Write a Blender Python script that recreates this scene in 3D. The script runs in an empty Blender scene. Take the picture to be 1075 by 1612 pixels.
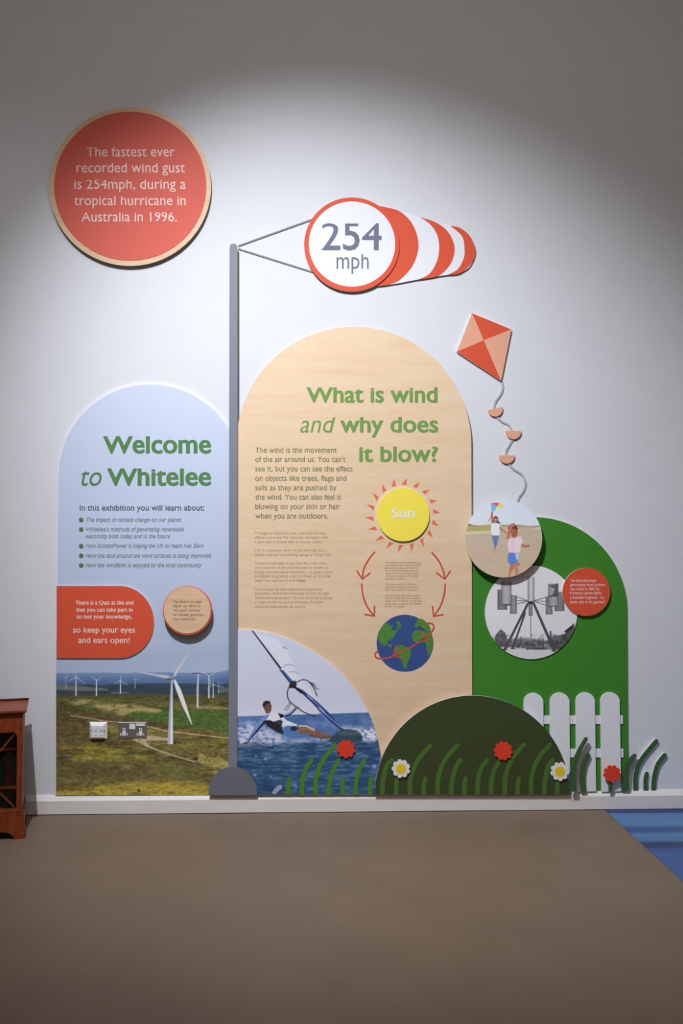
import bpy, bmesh, math, random
import numpy as np
from mathutils import Vector, Matrix, Euler
from mathutils.geometry import tessellate_polygon

random.seed(7)
RNG = np.random.default_rng(7)
SC = bpy.context.scene
COL = SC.collection
R = math.radians

# ------------------------------------------------------------------ camera
W, H, F = 1075.0, 1612.0, 1500.0
PITCH, YAW = R(2.06), R(1.95)
CAM = Vector((0.0, -5.0, 1.375))
cd = bpy.data.cameras.new('camera'); cam = bpy.data.objects.new('camera', cd); COL.objects.link(cam)
cd.sensor_fit = 'VERTICAL'; cd.sensor_height = 36.0; cd.lens = F / H * 36.0
cam.location = CAM; cam.rotation_euler = Euler((R(90) + PITCH, 0, -YAW))
CM = cam.rotation_euler.to_matrix(); SC.camera = cam
cd.clip_start = 0.05

# ------------------------------------------------------------------ world, lights, exposure
wd = bpy.data.worlds.new('world'); SC.world = wd; wd.use_nodes = True
wd.node_tree.nodes['Background'].inputs[0].default_value = (0.5, 0.5, 0.55, 1)
wd.node_tree.nodes['Background'].inputs[1].default_value = 0.03

def spot(name, loc, aim, watts, angle, blend, color, radius=0.03):
    l = bpy.data.lights.new(name, 'SPOT'); l.energy = watts; l.spot_size = R(angle); l.spot_blend = blend
    l.color = color; l.shadow_soft_size = radius
    o = bpy.data.objects.new(name, l); COL.objects.link(o); o.location = loc
    o.rotation_euler = (Vector(aim) - Vector(loc)).to_track_quat('-Z', 'Y').to_euler(); return o
def area(name, loc, aim, watts, sx, sy, color):
    l = bpy.data.lights.new(name, 'AREA'); l.energy = watts; l.shape = 'RECTANGLE'; l.size = sx; l.size_y = sy; l.color = color
    o = bpy.data.objects.new(name, l); COL.objects.link(o); o.location = loc
    o.rotation_euler = (Vector(aim) - Vector(loc)).to_track_quat('-Z', 'Y').to_euler(); return o

spot('track_spotlight', (-1.0, -3.1, 4.9), (0.33, 0, 1.15), 1030, 65.5, 1.0, (0.86, 0.91, 1.0), 0.02)
spot('track_spotlight', (-1.42, -2.6, 4.9), (-1.6, 0, 1.6), 55, 58, 0.9, (0.88, 0.92, 1.0), 0.2)
area('ambient_fill', (0.2, -2.6, 5.3), (0.2, -2.0, 0), 25, 3.4, 1.2, (1.0, 0.94, 0.88))  # unseen overhead area light, added for the dim warm ambient level
area('ambient_fill', (0.2, -6.2, 5.3), (0.2, -5.8, 0), 36, 3.4, 1.2, (1.0, 0.93, 0.86))  # unseen fill behind the camera, added to lighten the shadows
SC.view_settings.view_transform = 'Standard'; SC.view_settings.look = 'None'
SC.view_settings.gamma = 1.0; SC.view_settings.use_curve_mapping = False
SC.view_settings.exposure = 0.0

# ------------------------------------------------------------------ colour / material helpers
def lin(c):
    return tuple(((x / 255) / 12.92 if x / 255 <= 0.04045 else ((x / 255 + 0.055) / 1.055) ** 2.4) for x in c)

def mat(name, c, rough=0.6, spec=0.3, noise=0.0, nscale=60, bump=0.0, bscale=200, metal=0.0, stretch=(1, 1, 1)):
    m = bpy.data.materials.new(name); m.use_nodes = True; nt = m.node_tree; b = nt.nodes['Principled BSDF']
    b.inputs['Roughness'].default_value = rough; b.inputs['Specular IOR Level'].default_value = spec
    b.inputs['Metallic'].default_value = metal
    l = lin(c); b.inputs['Base Color'].default_value = (*l, 1)
    tc = nt.nodes.new('ShaderNodeTexCoord'); mp = nt.nodes.new('ShaderNodeMapping'); mp.inputs['Scale'].default_value = stretch
    nt.links.new(tc.outputs['Object'], mp.inputs['Vector'])
    n = nt.nodes.new('ShaderNodeTexNoise'); n.inputs['Scale'].default_value = nscale; n.inputs['Detail'].default_value = 4
    nt.links.new(mp.outputs[0], n.inputs['Vector'])
    r = nt.nodes.new('ShaderNodeValToRGB'); k = max(noise, 0.004)
    r.color_ramp.elements[0].position = 0.3; r.color_ramp.elements[1].position = 0.7
    r.color_ramp.elements[0].color = (*[x * (1 - k) for x in l], 1); r.color_ramp.elements[1].color = (*[min(1, x * (1 + k)) for x in l], 1)
    nt.links.new(n.outputs['Fac'], r.inputs[0]); nt.links.new(r.outputs[0], b.inputs['Base Color'])
    if bump:
        n2 = nt.nodes.new('ShaderNodeTexNoise'); n2.inputs['Scale'].default_value = bscale; n2.inputs['Detail'].default_value = 3
        nt.links.new(mp.outputs[0], n2.inputs['Vector'])
        bp = nt.nodes.new('ShaderNodeBump'); bp.inputs['Strength'].default_value = bump; bp.inputs['Distance'].default_value = 0.002
        nt.links.new(n2.outputs['Fac'], bp.inputs['Height']); nt.links.new(bp.outputs[0], b.inputs['Normal'])
    return m

def attr_mat(name):
    m = bpy.data.materials.new(name); m.use_nodes = True; nt = m.node_tree; b = nt.nodes['Principled BSDF']
    b.inputs['Roughness'].default_value = 0.55; b.inputs['Specular IOR Level'].default_value = 0.25
    a = nt.nodes.new('ShaderNodeAttribute'); a.attribute_name = 'print'
    nt.links.new(a.outputs['Color'], b.inputs['Base Color']); return m

def wood_mat(name, light, dark, sc=1.0, rough=0.5, spec=0.3, axis='X', ramp=(0.3, 0.75)):
    m = bpy.data.materials.new(name); m.use_nodes = True; nt = m.node_tree; b = nt.nodes['Principled BSDF']
    b.inputs['Roughness'].default_value = rough; b.inputs['Specular IOR Level'].default_value = spec
    tc = nt.nodes.new('ShaderNodeTexCoord'); mp = nt.nodes.new('ShaderNodeMapping')
    mp.inputs['Scale'].default_value = (0.9 * sc, 3 * sc, 9 * sc) if axis == 'X' else (9 * sc, 3 * sc, 0.9 * sc)
    nt.links.new(tc.outputs['Object'], mp.inputs['Vector'])
    n = nt.nodes.new('ShaderNodeTexNoise'); n.inputs['Scale'].default_value = 2.2; n.inputs['Detail'].default_value = 5
    n.inputs['Distortion'].default_value = 1.4; nt.links.new(mp.outputs[0], n.inputs['Vector'])
    f = nt.nodes.new('ShaderNodeTexNoise'); f.inputs['Scale'].default_value = 30; f.inputs['Detail'].default_value = 3
    nt.links.new(mp.outputs[0], f.inputs['Vector'])
    mx = nt.nodes.new('ShaderNodeMath'); mx.operation = 'MULTIPLY_ADD'; mx.inputs[1].default_value = 0.35
    nt.links.new(f.outputs['Fac'], mx.inputs[0])
    ml = nt.nodes.new('ShaderNodeMath'); ml.operation = 'MULTIPLY'; ml.inputs[1].default_value = 0.65
    nt.links.new(n.outputs['Fac'], ml.inputs[0]); nt.links.new(ml.outputs[0], mx.inputs[2])
    r = nt.nodes.new('ShaderNodeValToRGB'); r.color_ramp.elements[0].position = ramp[0]; r.color_ramp.elements[1].position = ramp[1]
    r.color_ramp.elements[0].color = (*lin(dark), 1); r.color_ramp.elements[1].color = (*lin(light), 1)
    nt.links.new(mx.outputs[0], r.inputs[0]); nt.links.new(r.outputs[0], b.inputs['Base Color'])
    return m

RED = (220, 86, 56)
M = dict(
    wall=mat('wall_paint', (222, 222, 225), 0.75, 0.2, 0.012, 6, 0.10, 260),
    base=mat('baseboard_paint', (228, 222, 218), 0.5, 0.35, 0.02, 10),
    ceil=mat('ceiling_paint', (200, 200, 200), 0.9, 0.1),
    side=mat('side_wall_paint', (190, 186, 182), 0.8, 0.1),
    floor=mat('floor_vinyl', (122, 104, 87), 0.55, 0.3, 0.06, 3, 0.05, 400),
    red=mat('red_print', RED, 0.6, 0.25, 0.012, 300),
    red2=mat('coral_print', (218, 98, 82), 0.6, 0.25, 0.012, 300),
    rose=mat('flower_red', (228, 66, 42), 0.6, 0.25),
    white=mat('white_print', (233, 233, 236), 0.6, 0.25),
    edge=mat('white_board_edge', (228, 226, 226), 0.6, 0.25),
    greyedge=mat('grey_board_edge', (150, 142, 136), 0.7, 0.2),
    pole=mat('pole_grey', (128, 132, 141), 0.55, 0.3),
    mound=mat('mound_grey', (112, 114, 122), 0.55, 0.3),
    line=mat('stay_grey', (138, 138, 144), 0.6, 0.2),
    string=mat('string_grey', (182, 181, 189), 0.6, 0.2),
    ink=mat('number_ink', (112, 116, 134), 0.6, 0.2),
    peach=mat('peach_print', (232, 170, 138), 0.6, 0.25, 0.012, 300),
    green=mat('green_print', (64, 134, 42), 0.6, 0.25, 0.02, 300),
    dark=mat('dark_green_print', (62, 72, 40), 0.6, 0.25, 0.03, 300),
    blade=mat('hill_blade_green', (78, 114, 46), 0.6, 0.2),
    blade2=mat('sea_blade_green', (82, 138, 44), 0.6, 0.2),
    cut=mat('cutout_grass_green', (62, 98, 56), 0.6, 0.25),
    tgreen=mat('heading_green', (88, 134, 78), 0.6, 0.2),
    tgreen2=mat('heading_leaf_green', (118, 156, 82), 0.6, 0.2),
    tdark=mat('text_dark_green', (84, 102, 96), 0.6, 0.2),
    tgrey=mat('text_grey_green', (132, 142, 150), 0.6, 0.2),
    bullet=mat('bullet_green', (92, 120, 84), 0.6, 0.2),
    tolive=mat('text_olive', (132, 128, 88), 0.6, 0.2),
    tolive2=mat('text_pale_olive', (172, 150, 116), 0.6, 0.2),
    tbrown=mat('text_brown', (136, 112, 80), 0.6, 0.2),
    tpink=mat('text_pale_pink', (245, 215, 208), 0.6, 0.2),
    twhite=mat('text_white', (240, 238, 236), 0.6, 0.2),
    yellow=mat('sun_yellow', (255, 232, 84), 0.6, 0.25, 0.02, 300),
    fyellow=mat('flower_yellow', (240, 208, 30), 0.6, 0.25),
    fwhite=mat('flower_white', (236, 234, 236), 0.6, 0.25),
    ray=mat('ray_coral', (234, 118, 82), 0.6, 0.2),
    arrow=mat('arrow_brick', (206, 84, 58), 0.6, 0.2),
    ocean=mat('globe_blue', (60, 84, 142), 0.6, 0.2, 0.05, 60),
    land=mat('globe_green', (84, 138, 62), 0.6, 0.2, 0.08, 60),
    ply=wood_mat('birch_ply', (236, 208, 174), (228, 194, 154), 0.6, 0.5, 0.3, 'X', (0.3, 0.6)),
    ply2=wood_mat('birch_disc', (232, 196, 160), (216, 176, 138), 1.5, 0.5, 0.3, 'X', (0.3, 0.6)),
    yew=wood_mat('yew_veneer', (160, 76, 36), (98, 38, 18), 3.0, 0.42, 0.3, 'Z', (0.3, 0.7)),
    yewd=mat('dark_polished_wood', (82, 34, 24), 0.3, 0.5, 0.2, 30),
    plate=mat('socket_white_plastic', (236, 232, 230), 0.35, 0.5),
    steel=mat('brushed_steel_plate', (128, 120, 112), 0.4, 0.5, 0.03, 200, metal=0.35),
    black=mat('black_plastic', (22, 20, 20), 0.5, 0.3),
    dirt=mat('dark_joint', (50, 44, 42), 0.8, 0.1),
    print=attr_mat('printed_photo'),
)

# ------------------------------------------------------------------ projection of measurements onto the wall
def P(px, py, d=0.0):
    v = CM @ Vector(((px - W / 2) / F, -(py - H / 2) / F, -1.0))
    t = (-d - CAM.y) / v.y
    return Vector((CAM.x + v.x * t, -d, CAM.z + v.z * t))
def PX(x, y, d):                      # arrays
    v = np.stack([(x - W / 2) / F, -(y - H / 2) / F, -np.ones_like(x)], -1) @ np.array(CM).T
    t = (-d - CAM.y) / v[..., 1]
    return np.stack([CAM.x + v[..., 0] * t, np.full_like(x, -d), CAM.z + v[..., 2] * t], -1)

# ------------------------------------------------------------------ object helpers
def link(name, me, m=None, parent=None):
    o = bpy.data.objects.new(name, me); COL.objects.link(o)
    if m is not None: me.materials.append(m)
    if parent is not None: o.parent = parent
    return o
def tag(o, label=None, cat=None, group=None, kind=None):
    if label: o['label'] = label
    if cat: o['category'] = cat
    if group: o['group'] = group
    if kind: o['kind'] = kind
    return o
def thing(name, label, cat, group=None):
    o = bpy.data.objects.new(name, None); COL.objects.link(o); o.empty_display_size = 0.05
    return tag(o, label, cat, group)
def place(root):                      # put the Empty at the base of its parts
    mn = Vector((1e9,) * 3); mx = -mn
    def walk(o):
        for c in o.children:
            for v in c.bound_box:
                for i in range(3): mn[i] = min(mn[i], v[i]); mx[i] = max(mx[i], v[i])
            walk(c)
    walk(root)
    b = Vector(((mn.x + mx.x) / 2, mx.y, mn.z)); root.location = b
    for c in root.children: c.matrix_parent_inverse = Matrix.Translation(-b)
    return root

def board(name, pts, d, th, front, side=None, parent=None, m2=None):
    """closed outline in photo pixels -> solid board whose front face is d metres off the wall"""
    f = [P(x, y, d) for x, y in pts]
    if sum(f[i].x * f[(i + 1) % len(f)].z - f[(i + 1) % len(f)].x * f[i].z for i in range(len(f))) < 0: f.reverse()
    n = len(f); b = [v + Vector((0, th, 0)) for v in f]
    tri = tessellate_polygon([[Vector((v.x, v.z, 0)) for v in f]])
    faces = []
    for t in tri:
        a = f[t[0]], f[t[1]], f[t[2]]
        s = (a[1].x - a[0].x) * (a[2].z - a[0].z) - (a[2].x - a[0].x) * (a[1].z - a[0].z)
        faces.append(tuple(t) if s > 0 else tuple(reversed(t)))
    nf = len(faces)
    faces += [tuple(n + i for i in reversed(t)) for t in faces[:nf]]
    faces += [(i, i + n, (i + 1) % n + n, (i + 1) % n) for i in range(n)]
    me = bpy.data.meshes.new(name); me.from_pydata([v[:] for v in f + b], [], faces)
    me.materials.append(front); me.materials.append(side or front)
    for i, p in enumerate(me.polygons): p.material_index = 0 if i < nf else 1
    me.update()
    return link(name, me, None, parent)
def ell(cx, cy, rx, ry=None, n=96, a0=0, a1=360):
    ry = rx if ry is None else ry; full = abs(a1 - a0) >= 359.9; k = n if full else n + 1
    return [(cx + rx * math.cos(R(a0 + (a1 - a0) * i / n)), cy + ry * math.sin(R(a0 + (a1 - a0) * i / n))) for i in range(k)]
def spl(pts, k=8):
    out = []; n = len(pts)
    for i in range(n - 1):
        p0, p1, p2, p3 = pts[max(i - 1, 0)], pts[i], pts[i + 1], pts[min(i + 2, n - 1)]
        for j in range(k):
            t = j / k
            out.append(tuple(0.5 * (2 * p1[q] + (p2[q] - p0[q]) * t + (2 * p0[q] - 5 * p1[q] + 4 * p2[q] - p3[q]) * t * t + (3 * p1[q] - p0[q] - 3 * p2[q] + p3[q]) * t ** 3) for q in (0, 1)))
    out.append(tuple(pts[-1])); return out
def stroke(pts, w0, w1=None, cap0=False, cap1=True):
    """outline of a brush stroke along a pixel path, round caps"""
    w1 = w0 if w1 is None else w1; n = len(pts); L, Rr = [], []
    for i, p in enumerate(pts):
        a, b = pts[max(i - 1, 0)], pts[min(i + 1, n - 1)]
        dx, dy = b[0] - a[0], b[1] - a[1]; s = math.hypot(dx, dy) or 1; nx, ny = -dy / s, dx / s
        w = (w0 + (w1 - w0) * i / (n - 1)) / 2
        L.append((p[0] + nx * w, p[1] + ny * w)); Rr.append((p[0] - nx * w, p[1] - ny * w))
    out = list(L)
    if cap1:
        c = pts[-1]; a = math.atan2(L[-1][1] - c[1], L[-1][0] - c[0])
        out += [(c[0] + w1 / 2 * math.cos(a - R(q)), c[1] + w1 / 2 * math.sin(a - R(q))) for q in range(30, 180, 30)]
    out += Rr[::-1]
    if cap0:
        c = pts[0]; a = math.atan2(Rr[0][1] - c[1], Rr[0][0] - c[0])
        out += [(c[0] + w0 / 2 * math.cos(a - R(q)), c[1] + w0 / 2 * math.sin(a - R(q))) for q in range(30, 180, 30)]
    return out
def box(name, x0, x1, y0, y1, z0, z1, m, parent=None, kind=None, bevel=0):
    bm = bmesh.new(); bmesh.ops.create_cube(bm, size=1)
    for v in bm.verts: v.co = Vector(((x0 + x1) / 2 + v.co.x * (x1 - x0), (y0 + y1) / 2 + v.co.y * (y1 - y0), (z0 + z1) / 2 + v.co.z * (z1 - z0)))
    if bevel: bmesh.ops.bevel(bm, geom=bm.edges[:], offset=bevel, segments=2, affect='EDGES')
    me = bpy.data.meshes.new(name); bm.to_mesh(me); bm.free()
    o = link(name, me, m, parent)
    if kind: o['kind'] = kind
    return o

# ------------------------------------------------------------------ lettering
def glyphs(body, shear):
    c = bpy.data.curves.new('t', 'FONT'); c.body = body; c.shear = shear; c.resolution_u = 3; c.fill_mode = 'FRONT'
    o = bpy.data.objects.new('t', c); COL.objects.link(o)
    dg = bpy.context.evaluated_depsgraph_get(); me = bpy.data.meshes.new_from_object(o.evaluated_get(dg))
    co = np.empty(len(me.vertices) * 3); me.vertices.foreach_get('co', co); co = co.reshape(-1, 3)[:, :2]
    fs = [tuple(p.vertices) for p in me.polygons]
    bpy.data.objects.remove(o); bpy.data.curves.remove(c); bpy.data.meshes.remove(me)
    return co, fs
CAP = XH = None
def lettering(lines, d, m, parent, name='lettering', shear=0.0, bold=0.0, cap=None, split=None):
    """lines: (text, x0, x1, baseline y[, cap height]) in pixels; every line becomes one flat mesh of letters"""
    global CAP, XH
    if CAP is None: CAP = glyphs('H', 0)[0][:, 1].max(); XH = glyphs('x', 0)[0][:, 1].max()
    V, Fc, off = [], [], 0
    for ln in lines:
        t, x0, x1, yb = ln[:4]; ch = ln[4] if len(ln) > 4 else cap
        co, fs = glyphs(t, shear)
        xr, xt = XH / CAP, 0.775
        yy = co[:, 1] / CAP
        yy = np.where(yy <= 0, yy, np.where(yy < xr, yy * xt / xr, np.where(yy < 1, xt + (yy - xr) * (1 - xt) / (1 - xr), yy)))
        co[:, 1] = yy * CAP
        mn, mx = co[:, 0].min(), co[:, 0].max()
        b = bold * ch
        X = x0 + b + (co[:, 0] - mn) / (mx - mn) * (x1 - x0 - 2 * b)
        s = (ch - 2 * b * 0.6) / CAP
        Y = yb - b * 0.6 - co[:, 1] * s
        sh = [(0, 0)] if not bold else [(math.cos(R(a)), 0.6 * math.sin(R(a))) for a in range(0, 360, 45)]
        for k, (sx, sy) in enumerate(sh):
            w = PX(X + sx * b, Y + sy * b, d + 0.00002 * k)
            V.append(w); Fc += [tuple(i + off for i in f) for f in fs]; off += len(w)
    V = np.concatenate(V)
    if split:                                  # large letters: one flat piece per letter
        p = list(range(len(V)))
        def find(a):
            while p[a] != a: p[a] = p[p[a]]; a = p[a]
            return a
        for f in Fc:
            for k in f[1:]: p[find(k)] = find(f[0])
        comp = {}
        for i in {i for f in Fc for i in f}: comp.setdefault(find(i), []).append(i)
        comp = sorted(([V[c][:, 0].min(), V[c][:, 0].max(), set(c)] for c in comp.values()), key=lambda q: q[0])
        out = []
        for c in comp:
            if out:
                w = min(c[1] - c[0], out[-1][1] - out[-1][0])
                if min(c[1], out[-1][1]) - max(c[0], out[-1][0]) > 0.6 * w:
                    out[-1] = [min(c[0], out[-1][0]), max(c[1], out[-1][1]), out[-1][2] | c[2]]; continue
            out.append(c)
        for c in out:
            ids = sorted(c[2]); mp = {a: b for b, a in enumerate(ids)}
            me = bpy.data.meshes.new(split); me.from_pydata(V[ids].tolist(), [], [tuple(mp[i] for i in f) for f in Fc if f[0] in mp]); me.update()
            link(split, me, m, parent)
        return None
    me = bpy.data.meshes.new(name); me.from_pydata(V.tolist(), [], Fc); me.update()
    o = link(name, me, m, parent); o['kind'] = 'stuff'
    return o

# ------------------------------------------------------------------ painted prints
def fbm(x, y, sc, oct=4, seed=0, sx=1.0, sy=1.0):
    out = np.zeros_like(x); amp = 1; tot = 0
    for o in range(oct):
        r = np.random.default_rng(seed * 31 + o); g = r.random((64, 64))
        u = x * sx / sc * 2 ** o; v = y * sy / sc * 2 ** o
        i = np.floor(u).astype(int); j = np.floor(v).astype(int); fu = u - i; fv = v - j
        fu = fu * fu * (3 - 2 * fu); fv = fv * fv * (3 - 2 * fv)
        a = g[i % 64, j % 64]; b = g[(i + 1) % 64, j % 64]; c = g[i % 64, (j + 1) % 64]; e = g[(i + 1) % 64, (j + 1) % 64]
        out += amp * ((a * (1 - fu) + b * fu) * (1 - fv) + (c * (1 - fu) + e * fu) * fv); tot += amp; amp *= 0.55
    return out / tot
class Canvas:
    def __init__(s, x0, x1, y0, y1, step):
        nx = int(round((x1 - x0) / step)) + 1; ny = int(round((y1 - y0) / step)) + 1
        s.x, s.y = np.meshgrid(np.linspace(x0, x1, nx), np.linspace(y0, y1, ny)); s.img = np.zeros(s.x.shape + (3,)); s.step = step
    def blend(s, a, c, sel=None):
        c = np.asarray(c, float)
        if sel is None: s.img[:] = s.img * (1 - a[..., None]) + c * a[..., None]
        else: s.img[sel] = s.img[sel] * (1 - a[..., None]) + c * a[..., None]
    def _sel(s, pts, pad):
        xs = [p[0] for p in pts]; ys = [p[1] for p in pts]
        c = np.where((s.x[0] >= min(xs) - pad) & (s.x[0] <= max(xs) + pad))[0]; r = np.where((s.y[:, 0] >= min(ys) - pad) & (s.y[:, 0] <= max(ys) + pad))[0]
        if len(c) == 0 or len(r) == 0: return None
        return (slice(r[0], r[-1] + 1), slice(c[0], c[-1] + 1))
    def _dist(s, X, Y, pts, w=None, closed=False):
        D = np.full(X.shape, 1e9); n = len(pts)
        for i in range(n if closed else n - 1):
            (ax, ay), (bx, by) = pts[i], pts[(i + 1) % n]; dx, dy = bx - ax, by - ay; L = dx * dx + dy * dy or 1e-9
            t = np.clip(((X - ax) * dx + (Y - ay) * dy) / L, 0, 1); d = np.hypot(X - ax - t * dx, Y - ay - t * dy)
            if w is not None: d = d - (w[0] + (w[1] - w[0]) * (i + t) / (n - 1)) / 2
            D = np.minimum(D, d)
        return D
    def poly(s, pts, c, a=1.0, soft=0.5, tex=None):
        sel = s._sel(pts, soft + 1)
        if sel is None: return
        X, Y = s.x[sel], s.y[sel]; ins = np.zeros(X.shape, bool); n = len(pts)
        for i in range(n):
            (ax, ay), (bx, by) = pts[i], pts[(i + 1) % n]
            if ay == by: continue
            k = ((ay > Y) != (by > Y)) & (X < (bx - ax) * (Y - ay) / (by - ay) + ax); ins ^= k
        D = s._dist(X, Y, pts, closed=True); D = np.where(ins, D, -D)
        al = np.clip(0.5 + D / (2 * soft), 0, 1) * a
        if tex: al = al * np.clip(0.5 + (fbm(X, Y, *tex[:1], 4, tex[1], tex[2], tex[3]) - 0.5) * tex[4] + tex[5], 0, 1)
        s.blend(al, c, sel)
    def line(s, pts, w0, c, a=1.0, w1=None, soft=0.45):
        w1 = w0 if w1 is None else w1
        sel = s._sel(pts, max(w0, w1) / 2 + soft + 1)
        if sel is None: return
        D = s._dist(s.x[sel], s.y[sel], pts, (w0, w1)); s.blend(np.clip(0.5 - D / (2 * soft), 0, 1) * a, c, sel)
    def mesh(s, name, d, outline, parent, gain=None):
        img = s.img.copy()
        if gain is not None: img *= gain[..., None]
        img = np.clip(img, 0, 250) / 255; img = np.where(img <= 0.04045, img / 12.92, ((img + 0.055) / 1.055) ** 2.4)
        X, Y = s.x.copy(), s.y.copy(); ny, nx = X.shape
        if outline is not None:
            ins = np.zeros(X.shape, bool); n = len(outline)
            for i in range(n):
                (ax, ay), (bx, by) = outline[i], outline[(i + 1) % n]
                if ay == by: continue
                ins ^= ((ay > Y) != (by > Y)) & (X < (bx - ax) * (Y - ay) / (by - ay) + ax)
            cell = ins[:-1, :-1] | ins[1:, :-1] | ins[:-1, 1:] | ins[1:, 1:]
            use = np.zeros(X.shape, bool); use[:-1, :-1] |= cell; use[1:, :-1] |= cell; use[:-1, 1:] |= cell; use[1:, 1:] |= cell
            k = np.where(use & ~ins); ox, oy = X[k], Y[k]; best = np.full(ox.shape, 1e9); bx_, by_ = ox.copy(), oy.copy()
            for i in range(n):
                (ax, ay), (bx, by) = outline[i], outline[(i + 1) % n]; dx, dy = bx - ax, by - ay; L = dx * dx + dy * dy or 1e-9
                t = np.clip(((ox - ax) * dx + (oy - ay) * dy) / L, 0, 1); qx, qy = ax + t * dx, ay + t * dy; dd = np.hypot(ox - qx, oy - qy)
                b = dd < best; best[b] = dd[b]; bx_[b] = qx[b]; by_[b] = qy[b]
            X[k] = bx_; Y[k] = by_
        else:
            cell = np.ones((ny - 1, nx - 1), bool)
        idx = np.arange(ny * nx).reshape(ny, nx)
        q = np.stack([idx[1:, :-1], idx[1:, 1:], idx[:-1, 1:], idx[:-1, :-1]], -1)[cell]
        u, inv = np.unique(q, return_inverse=True); q = inv.reshape(q.shape)
        co = PX(X, Y, d).reshape(-1, 3)[u]; col = img.reshape(-1, 3)[u]
        me = bpy.data.meshes.new(name); me.vertices.add(len(co)); me.vertices.foreach_set('co', co.ravel())
        me.loops.add(q.size); me.loops.foreach_set('vertex_index', q.ravel().astype(np.int32))
        me.polygons.add(len(q)); me.polygons.foreach_set('loop_start', np.arange(0, q.size, 4, dtype=np.int32))
        me.update(calc_edges=True)
        at = me.color_attributes.new('print', 'FLOAT_COLOR', 'POINT')
        at.data.foreach_set('color', np.concatenate([col, np.ones((len(col), 1))], 1).astype(np.float32).ravel())
        return link(name, me, M['print'], parent)

# ================================================================== SETTING
XL, XR, YF, ZT = -2.6, 3.4, -8.0, 5.4
def flat(name, pts, m):
    me = bpy.data.meshes.new(name); me.from_pydata(pts, [], [tuple(range(len(pts)))]); o = link(name, me, m); o['kind'] = 'structure'; return o
box('floor', XL, XR, YF, 0.15, -0.12, 0, M['floor'], kind='structure')
box('wall_back', XL, XR, 0.002, 0.15, 0, ZT, M['wall'], kind='structure')
box('wall_left', XL - 0.15, XL, YF, 0.15, -0.12, ZT, M['side'], kind='structure')
box('wall_right', XR, XR + 0.15, YF, 0.15, -0.12, ZT, M['side'], kind='structure')
box('wall_front', XL, XR, YF - 0.15, YF, -0.12, ZT, M['side'], kind='structure')
box('ceiling', XL, XR, YF, 0.15, ZT, ZT + 0.15, M['ceil'], kind='structure')
# baseboard: face + sloped top
BH, BD, BS = 0.070, 0.022, 0.026
prof = [(0.002, 0.003), (-BD, 0.003), (-BD, BH), (-BD + 0.003, BH + 0.004), (-0.004, BH + BS), (0.002, BH + BS)]
me = bpy.data.meshes.new('baseboard_back')
vs = [(XL, y, z) for y, z in prof] + [(XR, y, z) for y, z in prof]; n = len(prof)
me.from_pydata(vs, [], [(i, i + n, (i + 1) % n + n, (i + 1) % n) for i in range(n)] + [tuple(range(n)), tuple(range(2 * n - 1, n - 1, -1))])
link('baseboard_back', me, M['base'])['kind'] = 'structure'
# worn joint line between baseboard and floor
bm = bmesh.new(); x = XL; prev = None
while x < XR:
    w = -BD - 0.0015 - random.random() * 0.004
    a = bm.verts.new((x, -BD + 0.004, 0.0008)); b = bm.verts.new((x, w, 0.0008))
    if prev: bm.faces.new((prev[0], prev[1], b, a))
    prev = (a, b); x += 0.03
me = bpy.data.meshes.new('trim_1'); bm.to_mesh(me); bm.free(); link('trim_1', me, M['dirt'])['kind'] = 'structure'

# blue floor section with darker bands
def floor_pt(px, py):
    v = CM @ Vector(((px - W / 2) / F, -(py - H / 2) / F, -1.0)); t = -CAM.z / v.z
    return CAM + v * t
fa, fb = floor_pt(953, 1277), floor_pt(1075, 1388)
dirv = (fb - fa); fc = fa + dirv * ((-3.2 - fa.y) / dirv.y)
m = bpy.data.materials.new('blue_banded_vinyl'); m.use_nodes = True; nt = m.node_tree; b = nt.nodes['Principled BSDF']
b.inputs['Roughness'].default_value = 0.5; b.inputs['Specular IOR Level'].default_value = 0.3
tc = nt.nodes.new('ShaderNodeTexCoord'); sp = nt.nodes.new('ShaderNodeSeparateXYZ'); nt.links.new(tc.outputs['Object'], sp.inputs[0])
nz = nt.nodes.new('ShaderNodeTexNoise'); nz.inputs['Scale'].default_value = 3; nt.links.new(tc.outputs['Object'], nz.inputs[0])
ad = nt.nodes.new('ShaderNodeMath'); ad.operation = 'MULTIPLY_ADD'; ad.inputs[1].default_value = 0.02; nt.links.new(nz.outputs['Fac'], ad.inputs[0])
nt.links.new(sp.outputs['Y'], ad.inputs[2])
mr = nt.nodes.new('ShaderNodeMapRange'); mr.inputs['From Min'].default_value = -0.70; mr.inputs['From Max'].default_value = 0.0
nt.links.new(ad.outputs[0], mr.inputs['Value']); cr = nt.nodes.new('ShaderNodeValToRGB'); nt.links.new(mr.outputs[0], cr.inputs[0]); nt.links.new(cr.outputs[0], b.inputs['Base Color'])
def fy(py): return (floor_pt(1020, py).y + 0.01 + 0.70) / 0.70
stops = [(0.0, (64, 92, 150)), (fy(1362), (64, 92, 150)), (fy(1346), (66, 90, 152)), (fy(1343), (56, 72, 128)), (fy(1337), (66, 84, 148)), (fy(1334), (46, 62, 104)), (fy(1328), (46, 60, 102)), (fy(1324), (72, 112, 158)),
         (fy(1314), (84, 126, 168)), (fy(1309), (54, 84, 138)), (fy(1303), (58, 88, 142)), (fy(1299), (84, 128, 172)), (fy(1281.5), (80, 124, 168)), (fy(1279.5), (50, 60, 120)), (1.0, (46, 54, 112))]
e = cr.color_ramp.elements; e[0].position = 0; e[0].color = (*lin(stops[0][1]), 1); e[1].position = 1; e[1].color = (*lin(stops[-1][1]), 1)
for p, c in stops[1:-1]:
    q = e.new(min(max(p, 0.001), 0.999)); q.color = (*lin(c), 1)
me = bpy.data.meshes.new('floor'); pz = 0.0012
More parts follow.
